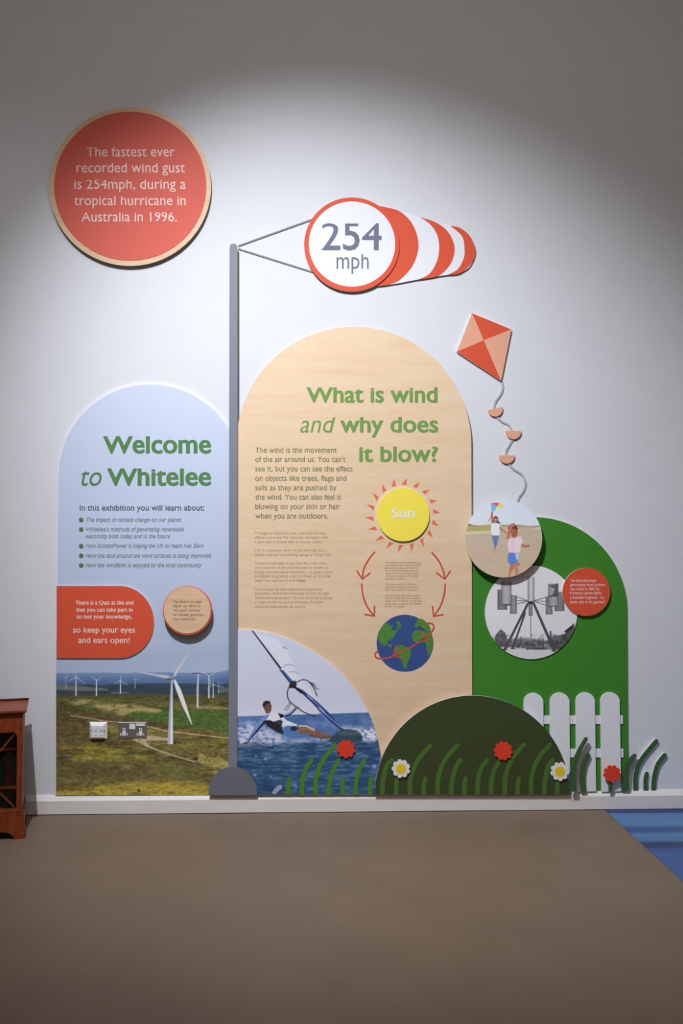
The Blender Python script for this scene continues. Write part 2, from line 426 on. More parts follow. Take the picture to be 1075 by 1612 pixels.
me.from_pydata([(fa.x, -BD, pz), (fa.x, fa.y, pz), (fc.x, fc.y, pz), (XR, fc.y, pz), (XR, -BD, pz)], [], [(0, 1, 2, 3, 4)])
o = link('floor', me, m); o['kind'] = 'structure'; o['label'] = 'blue floor section with darker bands'

# ================================================================== BIG RED DISC
t = thing('statement_disc', 'large coral red disc with pale wooden rim, high at the upper left of the wall', 'sign')
board('wooden_backing', ell(204.7, 293.6, 127.4, 124.9, 128), 0.022, 0.014, M['ply2'], M['greyedge'], t)
board('red_face', ell(204.9, 292.9, 119.8, 117.2, 128), 0.024, 0.002, M['red2'], M['red2'], t)
board('spacer', ell(204.9, 292.9, 95, 95, 48), 0.008, 0.008, M['greyedge'], None, t)
lettering([("The fastest ever", 136.2, 274.9, 246.3), ("recorded wind gust", 120.6, 291.1, 271.4), ("is 254mph, during a", 117, 292.2, 297.4),
           ("tropical hurricane in", 116.7, 292.2, 323), ("Australia in 1996.", 128.4, 278.3, 348.7)], 0.0245, M['tpink'], t, cap=14.2)
place(t)

# ================================================================== WELCOME PANEL
arch = [(87, 1252), (88, 1000), (90, 749.5)] + ell(236, 749.5, 146, 146, 60, 180, 329)[1:] + [(367, 720), (366, 1252)]
t = thing('welcome_panel', 'tall pale blue arched panel left of the grey pole, welcoming visitors, with wind farm photograph', 'panel')
def skyc(y):
    k = np.clip((y - 600) / 450, 0, 1)[..., None]
    return np.array([207, 215, 234]) * (1 - k) + np.array([184, 197, 221]) * k
mm = bpy.data.materials.new('sky_print'); mm.use_nodes = True; nt = mm.node_tree; b = nt.nodes['Principled BSDF']
b.inputs['Roughness'].default_value = 0.55; b.inputs['Specular IOR Level'].default_value = 0.25
tc = nt.nodes.new('ShaderNodeTexCoord'); sp = nt.nodes.new('ShaderNodeSeparateXYZ'); nt.links.new(tc.outputs['Object'], sp.inputs[0])
mr = nt.nodes.new('ShaderNodeMapRange'); mr.inputs['From Min'].default_value = P(236, 1050, 0.01).z; mr.inputs['From Max'].default_value = P(236, 600, 0.01).z
cr = nt.nodes.new('ShaderNodeValToRGB'); nt.links.new(sp.outputs['Z'], mr.inputs['Value']); nt.links.new(mr.outputs[0], cr.inputs[0]); nt.links.new(cr.outputs[0], b.inputs['Base Color'])
for i in range(2): cr.color_ramp.elements[i].color = (*lin(skyc(np.array(1050.0 - 450 * i))), 1)
board('board', arch, 0.010, 0.010, M['white'], M['white'], t)
inner = [(88.3, 1252), (89.3, 1000), (91.8, 749.5)] + ell(236.3, 750, 144.5, 144.6, 60, 180, 329)[1:] + [(366, 720), (366, 1252)]
board('sky_print', inner, 0.0106, 0.0006, mm, mm, t)
# --- wind farm photograph
c = Canvas(88.3, 366, 1006, 1252, 0.62); X, Y = c.x, c.y
c.img[:] = skyc(Y)
wz = lambda u, v: (85 + u / 3.839, 1030 + v / 3.839)
k = np.clip((Y - 1010) / 46, 0, 1); c.blend(k * 0.55, (160, 172, 196))
n1 = fbm(X, Y, 60, 4, 1, 1, 2.0); n2 = fbm(X, Y, 12, 4, 2, 0.6, 2.4); n3 = fbm(X, Y, 3.0, 3, 3, 0.7, 1.4); n4 = fbm(X, Y, 30, 4, 4, 0.6, 3)
c.blend(np.clip((n1 - .5) * 1.6, 0, 1) * np.clip(1 - (Y - 1010) / 60, 0, 1) * 0.5, (225, 232, 245))
hor = 1057 + 2 * n4 - np.clip((X - 320) / 46, 0, 1) ** 2 * 5
c.blend(np.clip((Y - hor) / 1.5, 0, 1), (128, 150, 186))
c.blend(np.clip((Y - hor - 1) / 16, 0, 1), (78, 104, 146))
c.blend(np.clip((n3 - .5) * 3, 0, 1) * ((Y > hor + 1) & (Y < 1090)) * 0.35, (110, 130, 165))
fl = 1076 + 5 * (n1 - .5) - np.clip((X - 180) / 180, 0, 1) * 1
c.blend(np.clip((Y - fl) / 3, 0, 1), (58, 72, 86)); c.blend(np.clip((n2 - .45) * 3, 0, 1) * (Y > fl) * 0.5, (44, 56, 60))
c.poly([wz(0, 180), wz(120, 188), wz(320, 208), wz(330, 218), wz(180, 222), wz(0, 215)], (118, 122, 108), .8, 1.2)
c.poly([wz(340, 228), wz(455, 230), wz(450, 236), wz(350, 240)], (112, 116, 108), .7, .8)
c.poly([wz(1010, 205), wz(1060, 205), wz(1060, 228), wz(990, 232)], (110, 116, 108), .7, 1)
c.line([wz(510, 163), wz(700, 168), wz(960, 172)], .6, (140, 156, 180), .5)
g0 = 1093.5 + 3 * (n2 - .5)
gr = np.clip((Y - g0) / 1.2, 0, 1)
base = np.array([104, 100, 52]) * n2[..., None] * 2 * .5 + np.array([74, 66, 44]) * .5
c.img[:] = c.img * (1 - gr[..., None]) + base * gr[..., None]
def patch(pts, col, a=.9, soft=2, tex=None): c.poly([wz(*p) for p in pts], col, a, soft, tex)
T = lambda s, seed, k=3, o=.25: (s, seed, 0.5, 1.6, k, o)
patch([(0, 248), (300, 246), (600, 240), (1060, 255), (1060, 300), (0, 300)], (84, 82, 50), .8, 2, T(8, 11))
patch([(110, 262), (300, 258), (450, 275), (420, 305), (230, 295)], (86, 108, 46), .8, 2, T(6, 12))
patch([(60, 275), (200, 268), (330, 300), (480, 302), (700, 345), (690, 362), (480, 350), (420, 372), (350, 365), (240, 325), (100, 300)], (164, 150, 98), .95, 1.6, T(6, 13, 3, .4))
patch([(860, 308), (1060, 320), (1060, 335), (870, 328)], (150, 138, 88), .9, 1.2, T(5, 14, 2, .4))
patch([(460, 285), (700, 290), (860, 305), (620, 320), (520, 305)], (110, 108, 62), .7, 1.5, T(5, 15))
patch([(10, 300), (120, 300), (330, 345), (420, 375), (700, 400), (700, 470), (400, 430), (200, 385), (0, 375)], (84, 70, 46), .9, 3, T(6, 16, 2, .4))
patch([(80, 305), (180, 310), (360, 352), (350, 366), (200, 340)], (76, 96, 40), .85, 1.6, T(6, 17, 2, .4))
patch([(420, 372), (470, 350), (640, 352), (660, 318), (760, 330), (900, 334), (1060, 345), (1060, 490), (900, 462), (760, 440), (560, 400)], (70, 98, 46), .95, 1.8, T(7, 18, 2, .5))
patch([(600, 315), (700, 325), (760, 340), (680, 345)], (60, 92, 40), .9, 1.2)
patch([(750, 440), (900, 455), (1060, 480), (1060, 500), (800, 478), (700, 465)], (112, 84, 48), .7, 2, T(6, 19, 2, .3))
patch([(0, 370), (240, 395), (400, 470), (520, 520), (420, 560), (0, 600)], (88, 72, 46), .85, 4, T(7, 20, 2, .35))
patch([(320, 430), (420, 420), (700, 460), (700, 500), (560, 500), (340, 480)], (134, 124, 62), .75, 3, T(5, 21, 3, .3))
patch([(560, 540), (700, 530), (1060, 500), (1060, 640), (900, 630), (700, 590)], (120, 112, 54), .8, 3, T(5, 22, 3, .3))
patch([(740, 560), (1060, 570), (1060, 640), (880, 620), (760, 590)], (92, 76, 50), .6, 3, T(4, 23, 3, .3))
patch([(40, 560), (200, 540), (520, 600), (600, 640), (350, 640), (120, 640)], (140, 128, 46), .75, 4, T(9, 24, 4, .2))
patch([(0, 640), (300, 660), (500, 640), (930, 650), (950, 760), (600, 770), (0, 780)], (82, 72, 44), .85, 5, T(8, 25, 2, .4))
patch([(560, 650), (860, 660), (900, 740), (620, 750)], (96, 96, 52), .7, 4, T(7, 26, 3, .3))
patch([(880, 600), (1060, 640), (1060, 700), (960, 690), (850, 640)], (150, 140, 80), .8, 3, T(5, 27, 2, .4))
patch([(20, 800), (300, 790), (560, 765), (760, 765), (940, 800), (940, 864), (0, 864)], (140, 124, 48), .9, 4, T(9, 28, 3, .4))
patch([(0, 780), (200, 790), (250, 815), (0, 830)], (60, 50, 34), .7, 3, T(7, 29, 2, .3))
pth = (176, 160, 128)
c.line([wz(100, 370), wz(180, 382), wz(300, 402), wz(400, 412)], 1.4, pth, .9)
c.line([wz(560, 435), wz(700, 468), wz(860, 485), wz(1060, 508)], 1.8, pth, .85)
c.poly([wz(470, 515), wz(560, 490), wz(700, 505), wz(700, 520), wz(600, 522), wz(560, 528), wz(580, 555), wz(545, 550)], pth, .85, .8)
c.line([wz(545, 545), wz(600, 570), wz(700, 605), wz(850, 650)], 3.4, pth, .8, 1.6)
c.blend(np.clip((n3 - .5) * 4, 0, 1) * (Y > 1096) * 0.28, (40, 34, 20)); c.blend(np.clip((.46 - n3) * 4, 0, 1) * (Y > 1096) * 0.18, (180, 165, 90))
for q in range(26):
    px, py = wz(random.uniform(740, 1040), random.uniform(590, 650)); c.line([(px, py), (px + 1, py)], random.uniform(1, 2.4), (58, 50, 30), .7)
c.line([wz(850, 630), wz(862, 632)], 5, (52, 46, 28), .9); c.line([wz(512, 822), wz(514, 826)], 5, (60, 56, 28), .8); c.line([wz(728, 530), wz(732, 538)], 3, (48, 40, 28), .8)
wt = (214, 216, 222)
def turbine(hub, foot, tips, w=1.3, col=wt, bw=1.1):
    c.line([wz(*foot), wz(*hub)], w * 1.25, col, .95, w * .8)
    for q in tips: c.line([wz(*hub), wz(*q)], bw, col, .9, bw * .4)
turbine((73, 140), (73, 208), [(98, 128), (60, 150), (72, 112)], .9, (170, 180, 200), .6)
turbine((133, 135), (133, 248), [(133, 105), (88, 163), (186, 178)], 1.5, wt, 1.0)
turbine((257, 158), (256, 248), [(226, 132), (290, 136), (258, 182)], 1.5, wt, 1.0)
turbine((402, 158), (402, 234), [(404, 130), (362, 178), (443, 183)], 1.3, wt, .9)
turbine((490, 150), (490, 204), [(489, 132), (520, 155)], .9, (180, 188, 205), .6)
turbine((995, 180), (995, 235), [(994, 160), (1022, 176)], .9, (190, 196, 212), .6)
turbine((936, 130), (936, 262), [(996, 100), (900, 105), (950, 190)], 1.9, (196, 200, 210), 1.2)
turbine((962, 182), (962, 262), [(960, 140), (1026, 202), (928, 210)], 1.4, (205, 210, 220), 1.0)
turbine((872, 113), (867, 318), [(854, 62), (944, 105), (860, 250)], 2.3, (200, 202, 208), 1.4)
c.line([wz(840, 116), wz(885, 114)], 1.8, (90, 94, 108), .9)
# large turbine
c.poly([wz(707, 155), wz(717, 155), wz(719, 542), wz(686, 542)], (205, 206, 214), 1, .5)
c.poly([wz(707, 155), wz(711, 155), wz(700, 542), wz(686, 542)], (128, 134, 146), .8, .9)
def blade(p, col=(222, 223, 228)): c.poly([wz(*q) for q in p], col, 1, .45)
blade([(708, 137), (690, 150), (640, 140), (520, 113), (425, 97), (430, 94), (560, 112), (690, 128)], (190, 193, 202))
c.line([wz(690, 148), wz(560, 122), wz(430, 97)], .6, (110, 114, 126), .7)
blade([(722, 132), (728, 110), (760, 60), (842, -45), (842, -38), (790, 50), (735, 133)], (206, 208, 212))
c.line([wz(730, 133), wz(790, 45), wz(842, -40)], .6, (130, 134, 140), .7)
blade([(720, 152), (733, 152), (768, 215), (800, 310), (834, 420), (830, 424), (775, 310), (738, 215)])
c.line([wz(680, 151), wz(724, 147)], 3.0, (92, 94, 104), 1); c.line([wz(700, 142), wz(722, 140)], 3.2, (150, 152, 160), 1)
gain = 1.0 + 0.5 * np.clip((Y - 1030) / 215, 0, 1)
c.mesh('wind_farm_photo', 0.0112, None, t, gain)
D = 0.0115
lettering([("Welcome", 162.3, 332.4, 714)], D, M['tgreen'], t, bold=0.044, cap=27.4, split='letter')
lettering([("Whitelee", 168.6, 332.4, 764.7)], D, M['tgreen'], t, bold=0.044, cap=27.4, split='letter')
lettering([("to", 127.7, 160, 764.7)], D, M['tgreen'], t, shear=0.25, cap=27.4, split='letter')
lettering([("In this exhibition you will learn about:", 125.4, 321.7, 803.7)], D, M['tdark'], t, cap=8.4, bold=0.02)
lettering([("The impact of climate change on our planet", 135.7, 285.7, 821.3), ("Whitelee's methods of generating renewable", 135.7, 289.2, 836.3),
           ("electricity both today and in the future", 135.2, 267.8, 847.2), ("How ScottishPower is helping the UK to reach Net Zero", 134.9, 320.3, 862.2),
           ("How the land around the wind turbines is being improved", 134.9, 332.4, 877.8), ("How the windfarm is enjoyed by the local community", 134.6, 317.4, 892.8)],
          D, M['tgrey'], t, shear=0.25, cap=6.3, bold=0.018)
for y in (818.4, 833.7, 859.9, 874.9, 890.2): board('bullet', ell(127.8, y, 3.7, 3.7, 20), D, 0.0005, M['bullet'], None, t)
place(t)

# quiz sign
t = thing('quiz_sign', 'red sign with rounded right end announcing a quiz, on the pale blue panel', 'sign')
board('board', [(89, 1036), (89, 922.3), (190, 922.3)] + ell(188, 979.2, 54.2, 56.9, 40, -90, 90)[1:] + [(150, 1036.2)], 0.0185, 0.0069, M['red'], M['edge'], t)
lettering([("There is a Quiz at the end", 118.6, 210.1, 951.9), ("that you can take part in", 119.7, 208.7, 963.1), ("to test your knowledge,", 120.5, 207.6, 974)], 0.019, M['tpink'], t, cap=6.2, bold=0.03)
lettering([("so keep your eyes", 114.9, 212.9, 996), ("and ears open!", 123, 204.2, 1012.2)], 0.019, M['tpink'], t, cap=8.4, bold=0.02)
place(t)
# wooden fact disc
t = thing('fact_disc', 'small round wooden disc with red rim, standing off the pale blue panel', 'sign')
board('spacer', ell(293, 962, 12, 12, 24), 0.040, 0.0284, M['greyedge'], None, t)
board('red_rim', ell(294.9, 961.1, 38.6, 38.6, 72), 0.050, 0.010, M['red'], M['red'], t)
board('wooden_face', ell(294.5, 960.2, 36.9, 36.9, 72), 0.052, 0.002, M['ply2'], M['ply2'], t)
lettering([("The wind is stronger", 272.2, 318.3, 949.1), ("higher up, which is", 272.2, 315.2, 955.6), ("why taller turbines", 272.2, 314.9, 962.7), ("on hillsides generate", 272.2, 319.6, 969.7), ("more electricity.", 272.2, 308, 976.3)], 0.0524, M['tbrown'], t, cap=3.9, bold=0.01)
place(t)

# sockets
t = thing('data_outlet', 'square white double data outlet on the wind farm photograph', 'outlet')
Q = lambda u, v: (120 + u / 7.68, 1110 + v / 7.68)
def frustum(name, outer, innr, d0, d1, m, parent):
    a = [P(*q, d0) for q in outer]; bq = [P(*q, d0) for q in innr]
    b2 = [Vector((v.x, -d1, v.z)) for v in bq]; n = 4
    back = [Vector((v.x, -0.0106, v.z)) for v in a]
    me = bpy.data.meshes.new(name)
    me.from_pydata([v[:] for v in a + b2 + back], [], [(4, 5, 6, 7)] + [(i, (i + 1) % 4, (i + 1) % 4 + 4, i + 4) for i in range(4)] + [(i + 8, (i + 1) % 4 + 8, (i + 1) % 4, i) for i in range(4)])
    bm = bmesh.new(); bm.from_mesh(me); bmesh.ops.recalc_face_normals(bm, faces=bm.faces); bm.to_mesh(me); bm.free()
    return link(name, me, m, parent)
frustum('faceplate', [Q(162, 410), Q(375, 408), Q(375, 202), Q(160, 202)], [Q(190, 385), Q(332, 385), Q(332, 245), Q(192, 245)], 0.014, 0.030, M['plate'], t)
for u in (214, 276):
    p = board('port', [Q(u, 370), Q(u + 42, 370), Q(u + 42, 285), Q(u, 285)], 0.031, 0.001, M['edge'], None, t)
    board('shutter', [Q(u + 3, 367), Q(u + 39, 367), Q(u + 39, 350), Q(u + 3, 350)], 0.0318, 0.0008, M['plate'], None, t)
    board('port_frame', [Q(u + 5, 320), Q(u + 37, 320), Q(u + 37, 313), Q(u + 5, 313)], 0.0318, 0.0008, M['steel'], None, t)
    board('port_frame', [Q(u + 5, 296), Q(u + 37, 296), Q(u + 37, 291), Q(u + 5, 291)], 0.0318, 0.0008, M['steel'], None, t)
for u in (188, 336): board('screw', ell(*Q(u, 308), 0.9, 0.9, 12), 0.0305, 0.002, M['black'], None, t)
place(t)
t = thing('power_socket', 'grey steel double power socket on the wind farm photograph', 'socket')
board('faceplate', [Q(513, 400), Q(852, 400), Q(850, 208), Q(513, 208)], 0.0135, 0.0029, M['steel'], M['edge'], t)
board('plate_edge', [Q(512, 216), Q(850, 214), Q(850, 206), Q(512, 207)], 0.0142, 0.0030, M['edge'], None, t)
for u in (577, 777):
    board('pin_insert', [Q(u - 45, 368), Q(u + 45, 368), Q(u + 45, 338), Q(u + 19, 338), Q(u + 19, 278), Q(u - 17, 278), Q(u - 17, 338), Q(u - 45, 338)], 0.0146, 0.0012, M['plate'], None, t)
    board('pin_hole', [Q(u - 7, 308), Q(u + 7, 308), Q(u + 7, 288), Q(u - 7, 288)], 0.0149, 0.0004, M['black'], None, t)
    for s in (-1, 1): board('pin_hole', [Q(u + s * 28 - 9, 358), Q(u + s * 28 + 9, 358), Q(u + s * 28 + 9, 346), Q(u + s * 28 - 9, 346)], 0.0149, 0.0004, M['black'], None, t)
board('rocker_switch', [Q(643, 292), Q(713, 292), Q(713, 228), Q(643, 228)], 0.0165, 0.003, M['plate'], None, t)
board('rocker_switch', [Q(722, 254), Q(830, 254), Q(830, 222), Q(722, 222)], 0.0165, 0.003, M['plate'], None, t)
place(t)

# ================================================================== GREEN ARCH PANEL
t = thing('green_panel', 'bright green arched panel behind the white picket fence', 'panel')
board('board', [(744.4, 1247), (744.4, 961), (744.4, 852)] + ell(840, 961, 147, 147, 60, 231, 360) + [(988, 1120), (989, 1244)], 0.008, 0.008, M['green'], M['edge'], t)
place(t)

# ================================================================== WOODEN PANEL
DW = 0.020
t = thing('wind_panel', 'tall arched plywood panel right of the pole, explaining what wind is', 'panel')
woodp = [(372, 1252), (372.5, 700)] + ell(557, 699, 184.8, 184.5, 80, 180, 360) + [(742.6, 900), (743.4, 1252)]
o = board('board', woodp, DW, 0.018, M['ply'], M['greyedge'], t)
D = DW + 0.0006
bl = dict(bold=0.044, cap=24.4, split='letter')
lettering([("What is wind", 482.4, 688.8, 634)], D, M['tgreen2'], t, **bl)
lettering([("why does", 535.4, 689.9, 681)], D, M['tgreen2'], t, **bl)
lettering([("it blow?", 565.1, 689.9, 727.3)], D, M['tgreen2'], t, **bl)
lettering([("and", 472.5, 528, 681)], D, M['tgreen2'], t, shear=0.25, cap=24.4, split='letter')
para = [("The wind is the movement", 530.1, 712.8), ("of the air around us. You can't", 543.9, 727.3), ("see it, but you can see the effect", 555.2, 742.1), ("on objects like trees, flags and", 545.3, 757),
        ("sails as they are pushed by", 529.8, 771.8), ("the wind. You can also feel it", 536.8, 786.7), ("blowing on your skin or hair", 535.4, 801.5), ("when you are outdoors.", 516.3, 816.4)]
lettering([(a, 401.8, b, y) for a, b, y in para], D, M['tolive'], t, cap=8.2, bold=0.015)
sm = [("Throughout history we have used wind for many", 514.1, 841.3), ("different purposes. For centuries, we caught wind", 515.7, 848), ("in giant sails to propel ships across our oceans.", 508.1, 854.8),
      ("This is a technique which we still use today on a", 511, 868.2), ("smaller scale for wind surfing, sailing, or flying a kite.", 521.2, 875.2),
      ("Windmills have been in use since the 1100's when", 514.1, 888.8), ("the movement of the wind was used to transfer its", 517, 895.4), ("energy into mechanical equipment - to assist in food", 523.1, 902.4),
      ("production by grinding crops for bread, or to pump", 520, 909), ("water into local towns and villages.", 481.4, 915.8),
      ("This concept has been adapted into electricity", 507, 929.6), ("generation, where the movement of wind can spin", 517.5, 936.2), ("wind turbine generators. This has led to the building", 521.7, 943.2),
      ("of large windfarms, such as Whitelee, to power", 508.9, 949.8), ("towns and cities across the country.", 481.7, 956.8)]
lettering([(a, 401, b, y) for a, b, y in sm], D, M['tolive2'], t, cap=4.0)
Z = lambda u, v: (560 + u / 4.744, 740 + v / 4.744)
mid = [("This movement of air is caused by the", 480, 697), ("sun heating the Earth. Due to the Earth", 488, 717), ("spinning at an angle, the heat from", 465, 737), ("the sun warms some places more, and", 466, 757),
       ("makes one side of warm land create", 467, 778), ("- and creates areas of low or high", 463, 798), ("atmospheric pressure.", 372, 818), ("When there are areas of different", 447, 860), ("atmospheric pressure next to each", 466, 881),
       ("other, they slowly will balance out.", 463, 901), ("The hot air rises, which allows cooler air", 490, 943), ("to move in below and that movement", 478, 964), ("causes wind. The greater the difference", 492, 984), ("in atmospheric pressures the stronger", 488, 1005), ("the wind will become.", 363, 1025)]
lettering([(a, Z(218, 0)[0], Z(b, 0)[0], Z(0, y)[1]) for a, b, y in mid], D, M['tolive2'], t, cap=2.8)
rc = (354, 335)
for q in [(285, 62), (380, 60), (477, 87), (552, 145), (607, 228), (632, 320), (620, 418), (576, 505), (508, 572), (416, 608), (315, 613), (225, 587), (147, 527), (90, 443), (70, 352), (82, 254), (125, 168), (196, 103)]:
    a = math.atan2(q[0] - rc[0], rc[1] - q[1])
    bp = [Z(rc[0] + 225 * math.sin(a + R(w)), rc[1] - 225 * math.cos(a + R(w))) for w in (-8.5, 0.5)]
    board('sun_ray', [Z(*q), bp[0], bp[1]], D, 0.0005, M['ray'], None, t)
def arrow(path, head, name='arrow', m='arrow', w=2.6, d=D, parent=t):
    o = board(name, stroke(spl([Z(*p) for p in path], 6), w, w, True, True), d, 0.0005, M[m], None, parent)
    h = board('arrow_head', stroke([Z(*p) for p in head], w, w, True, True), d + 0.0001, 0.0005, M[m], None, o)
    return o
arrow([(140, 613), (95, 670), (60, 740), (48, 812)], [(10, 755), (48, 815), (105, 770)])
arrow([(45, 850), (52, 930), (85, 1020), (136, 1088)], [(68, 1078), (138, 1090), (140, 1017)])
arrow([(570, 617), (620, 680), (652, 750), (665, 812)], [(606, 770), (665, 815), (703, 757)])
arrow([(667, 852), (660, 930), (630, 1020), (582, 1088)], [(573, 1020), (580, 1092), (650, 1079)])
gl = board('globe', ell(637.4, 1012.6, 44.7, 44.9, 80), D, 0.0005, M['ocean'], None, t)
for cont in ([(172, 1205), (200, 1165), (235, 1140), (262, 1165), (285, 1150), (268, 1185), (295, 1200), (312, 1160), (300, 1130), (330, 1135), (338, 1165), (318, 1190), (300, 1215), (285, 1250), (262, 1265), (240, 1280), (225, 1312), (190, 1300), (166, 1262), (163, 1230)],
             [(235, 1300), (262, 1300), (268, 1325), (248, 1320)],
             [(300, 1310), (345, 1305), (385, 1325), (412, 1350), (405, 1400), (385, 1440), (372, 1485), (350, 1450), (340, 1405), (312, 1375), (288, 1345)],
             [(460, 1108), (500, 1115), (540, 1150), (560, 1185), (545, 1210), (520, 1195), (495, 1175), (470, 1165), (445, 1180), (440, 1150), (455, 1135)],
             [(430, 1210), (460, 1195), (520, 1205), (560, 1215), (577, 1260), (578, 1300), (560, 1370), (545, 1385), (530, 1340), (520, 1290), (480, 1290), (440, 1285), (418, 1250)],
             [(400, 1096), (425, 1099), (410, 1108)]):
    board('continent', spl([Z(*q) for q in cont] + [Z(*cont[0])], 3)[:-1], D + 0.0004, 0.0003, M['land'], None, gl)
for path in ([(162, 1352), (146, 1372), (150, 1398), (185, 1407), (240, 1402), (290, 1383), (400, 1330), (505, 1262)], [(505, 1262), (550, 1228), (580, 1185), (580, 1158), (560, 1145), (520, 1144)]):
    board('wind_path', stroke(spl([Z(*q) for q in path], 5), 2.4, 2.4, True, True), D + 0.0008, 0.0003, M['arrow'], None, gl)
for head in ([(300, 1325), (288, 1384), (340, 1407)], [(495, 1212), (522, 1250), (485, 1272), (545, 1270)]):
    board('arrow_head', stroke([Z(*q) for q in head], 3.4, 2.6, True, True), D + 0.0010, 0.0003, M['arrow'], None, gl)
place(t)
t = thing('sun_disc', 'bright yellow round sun disc raised on the plywood panel', 'disc')
board('disc', ell(634.6, 810.2, 41.3, 42, 80), 0.030, 0.0092, M['yellow'], M['edge'], t)
lettering([("Sun", 615.4, 653, 815.3)], 0.0305, M['twhite'], t, cap=14.1, bold=0.03, split='letter')
place(t)

# ================================================================== WINDSURF PANEL
DS = 0.027
t = thing('windsurf_panel', 'curved panel with windsurfer photograph at the foot of the plywood panel', 'panel')
so = [(369, 1251)] + [(369, 991.2)] + spl([(372, 991.2), (396, 992), (430, 998), (464, 1010), (505, 1034), (536.5, 1060), (562, 1090), (581.5, 1124.8), (593, 1158), (599.4, 1192), (601, 1220), (601, 1251)], 6)
board('board', so, DS, 0.0069, M['white'], M['edge'], t)
c = Canvas(369, 602, 990, 1252, 0.55); X, Y = c.x, c.y
S = lambda u, v: (370 + u / 4.574, 985 + v / 4.574)
def SP(pts): return [S(*p) for p in pts]
c.img[:] = (186, 190, 206)
c.blend(np.clip((Y - 990) / 130, 0, 1) * .4, (192, 190, 200))
n1 = fbm(X, Y, 26, 4, 41, .6, 2.2); n2 = fbm(X, Y, 7, 4, 42, .5, 2.2); n3 = fbm(X, Y, 2.5, 2, 43, .7, 1.3); n4 = fbm(X, Y, 14, 3, 44)
hz = 1127.5 - (X - 372) * 0.03
sea = np.clip((Y - hz) / .8, 0, 1)
seac = np.array([56, 84, 128]) * (1 - n2[..., None]) * 1.0 + np.array([84, 112, 152]) * n2[..., None]
c.img[:] = c.img * (1 - sea[..., None]) + seac * sea[..., None]
w2 = np.clip((Y - 1165 - 4 * (n1 - .5)) / 3, 0, 1)
deep = np.array([36, 60, 92]) + (np.array([100, 128, 152]) - np.array([36, 60, 92])) * np.clip((n2 - .35) * 2.2, 0, 1)[..., None] * (0.55 + .45 * n1[..., None])
c.img[:] = c.img * (1 - w2[..., None]) + deep * w2[..., None]
c.blend(w2 * np.clip((Y - 1165) / 90, 0, 1) * .45, (34, 54, 80))
# foam
def foam(pts, a, soft=6, col=(182, 182, 196)):
    c.poly(SP(pts), col, a, soft, (4, 50, .8, 1.2, 3.0, .35))
foam([(10, 740), (100, 690), (180, 720), (230, 800), (380, 835), (300, 850), (120, 850), (10, 865)], .95, 5)
foam([(10, 655), (200, 652), (150, 720), (10, 760)], .35, 5, (140, 160, 200))
foam([(200, 720), (320, 770), (380, 820), (660, 810), (680, 838), (420, 838), (220, 830)], .8, 4)
foam([(770, 720), (900, 740), (1005, 735), (1030, 800), (1000, 835), (920, 835), (880, 760), (790, 750)], 1.0, 4, (198, 194, 204))
foam([(520, 690), (700, 690), (720, 740), (560, 730)], .55, 5, (130, 150, 195))
foam([(900, 650), (1000, 680), (1010, 740), (900, 730)], .35, 5, (140, 150, 190))
for q in range(60):
    px, py = random.uniform(380, 595), random.uniform(1172, 1240); c.line([(px, py), (px + random.uniform(1, 3.5), py)], random.uniform(.5, 1.1), (124, 150, 186), .5, soft=.6)
for u, v, r_ in ((218, 960, 2.4), (148, 940, 1.8), (1000, 1010, 4), (140, 1075, 2.5), (830, 720, 1.5), (990, 690, 2)): c.line([S(u, v), S(u + 5, v + 3)], r_ * 1.5, (150, 170, 205), .55, soft=1.4)
c.poly(SP([(265, 1205), (280, 1175), (310, 1150), (335, 1148), (338, 1170), (310, 1195), (285, 1215)]), (170, 170, 178), .95, .8)
c.line([S(430, 1150), S(440, 1165)], 5, (96, 130, 176), .5, soft=1.5)
c.poly([S(10, 1130), S(350, 1135), S(330, 1220), S(10, 1225)], (20, 34, 60), .35, 6)
# sail
c.poly(SP([(118, 33), (125, 40), (300, 100), (370, 165), (440, 330), (545, 470), (600, 540), (760, 745), (700, 690), (560, 560), (400, 410), (330, 330)]), (206, 206, 220), .65, 1.2)
c.poly(SP([(118, 35), (130, 35), (335, 305), (325, 318)]), (54, 54, 64), 1, .4)
c.poly(SP([(320, 318), (350, 320), (440, 420), (400, 415), (350, 355)]), (60, 96, 150), 1, .6); c.poly(SP([(322, 320), (330, 318), (410, 420), (395, 415)]), (30, 36, 56), 1, .5)
c.line(SP([(350, 315), (400, 375), (440, 410)]), 1.4, (226, 230, 240), .9)
c.poly(SP([(398, 405), (435, 395), (445, 425), (430, 450), (395, 450), (388, 430)]), (44, 40, 50), 1, .5)
c.poly(SP([(425, 435), (490, 465), (590, 545), (700, 650), (770, 745), (700, 690), (610, 620), (590, 590), (500, 500)]), (40, 62, 120), 1, .6)
c.poly(SP([(425, 432), (475, 460), (500, 490), (480, 492), (420, 445)]), (30, 28, 36), 1, .5)
c.line(SP([(480, 480), (560, 555), (640, 640), (700, 700)]), 2.2, (30, 52, 100), .9); c.line(SP([(520, 500), (600, 575), (680, 670), (750, 735)]), 1.2, (196, 206, 228), .95)
c.line(SP([(560, 540), (640, 610), (700, 680)]), .7, (60, 70, 100), .9)
c.line(SP([(600, 600), (700, 690), (775, 752)]), 3.0, (50, 54, 70), .95, 4.2); c.line(SP([(600, 592), (700, 678), (770, 738)]), 1.0, (150, 176, 210), .9)
c.poly(SP([(600, 600), (612, 640), (690, 720), (720, 730), (640, 640)]), (90, 120, 180), .7, 1)
for pth_ in ([(345, 300), (380, 278), (428, 292)], [(395, 333), (430, 333), (460, 352)]): c.line(SP(spl(pth_, 4)), 1.1, (110, 116, 134), .8)
c.line(SP([(345, 152), (368, 165)]), 1.6, (110, 112, 126), .8)
c.line(SP(spl([(440, 410), (480, 390), (520, 395), (545, 420), (570, 455), (590, 505)], 4)), 1.5, (40, 40, 48), .95)
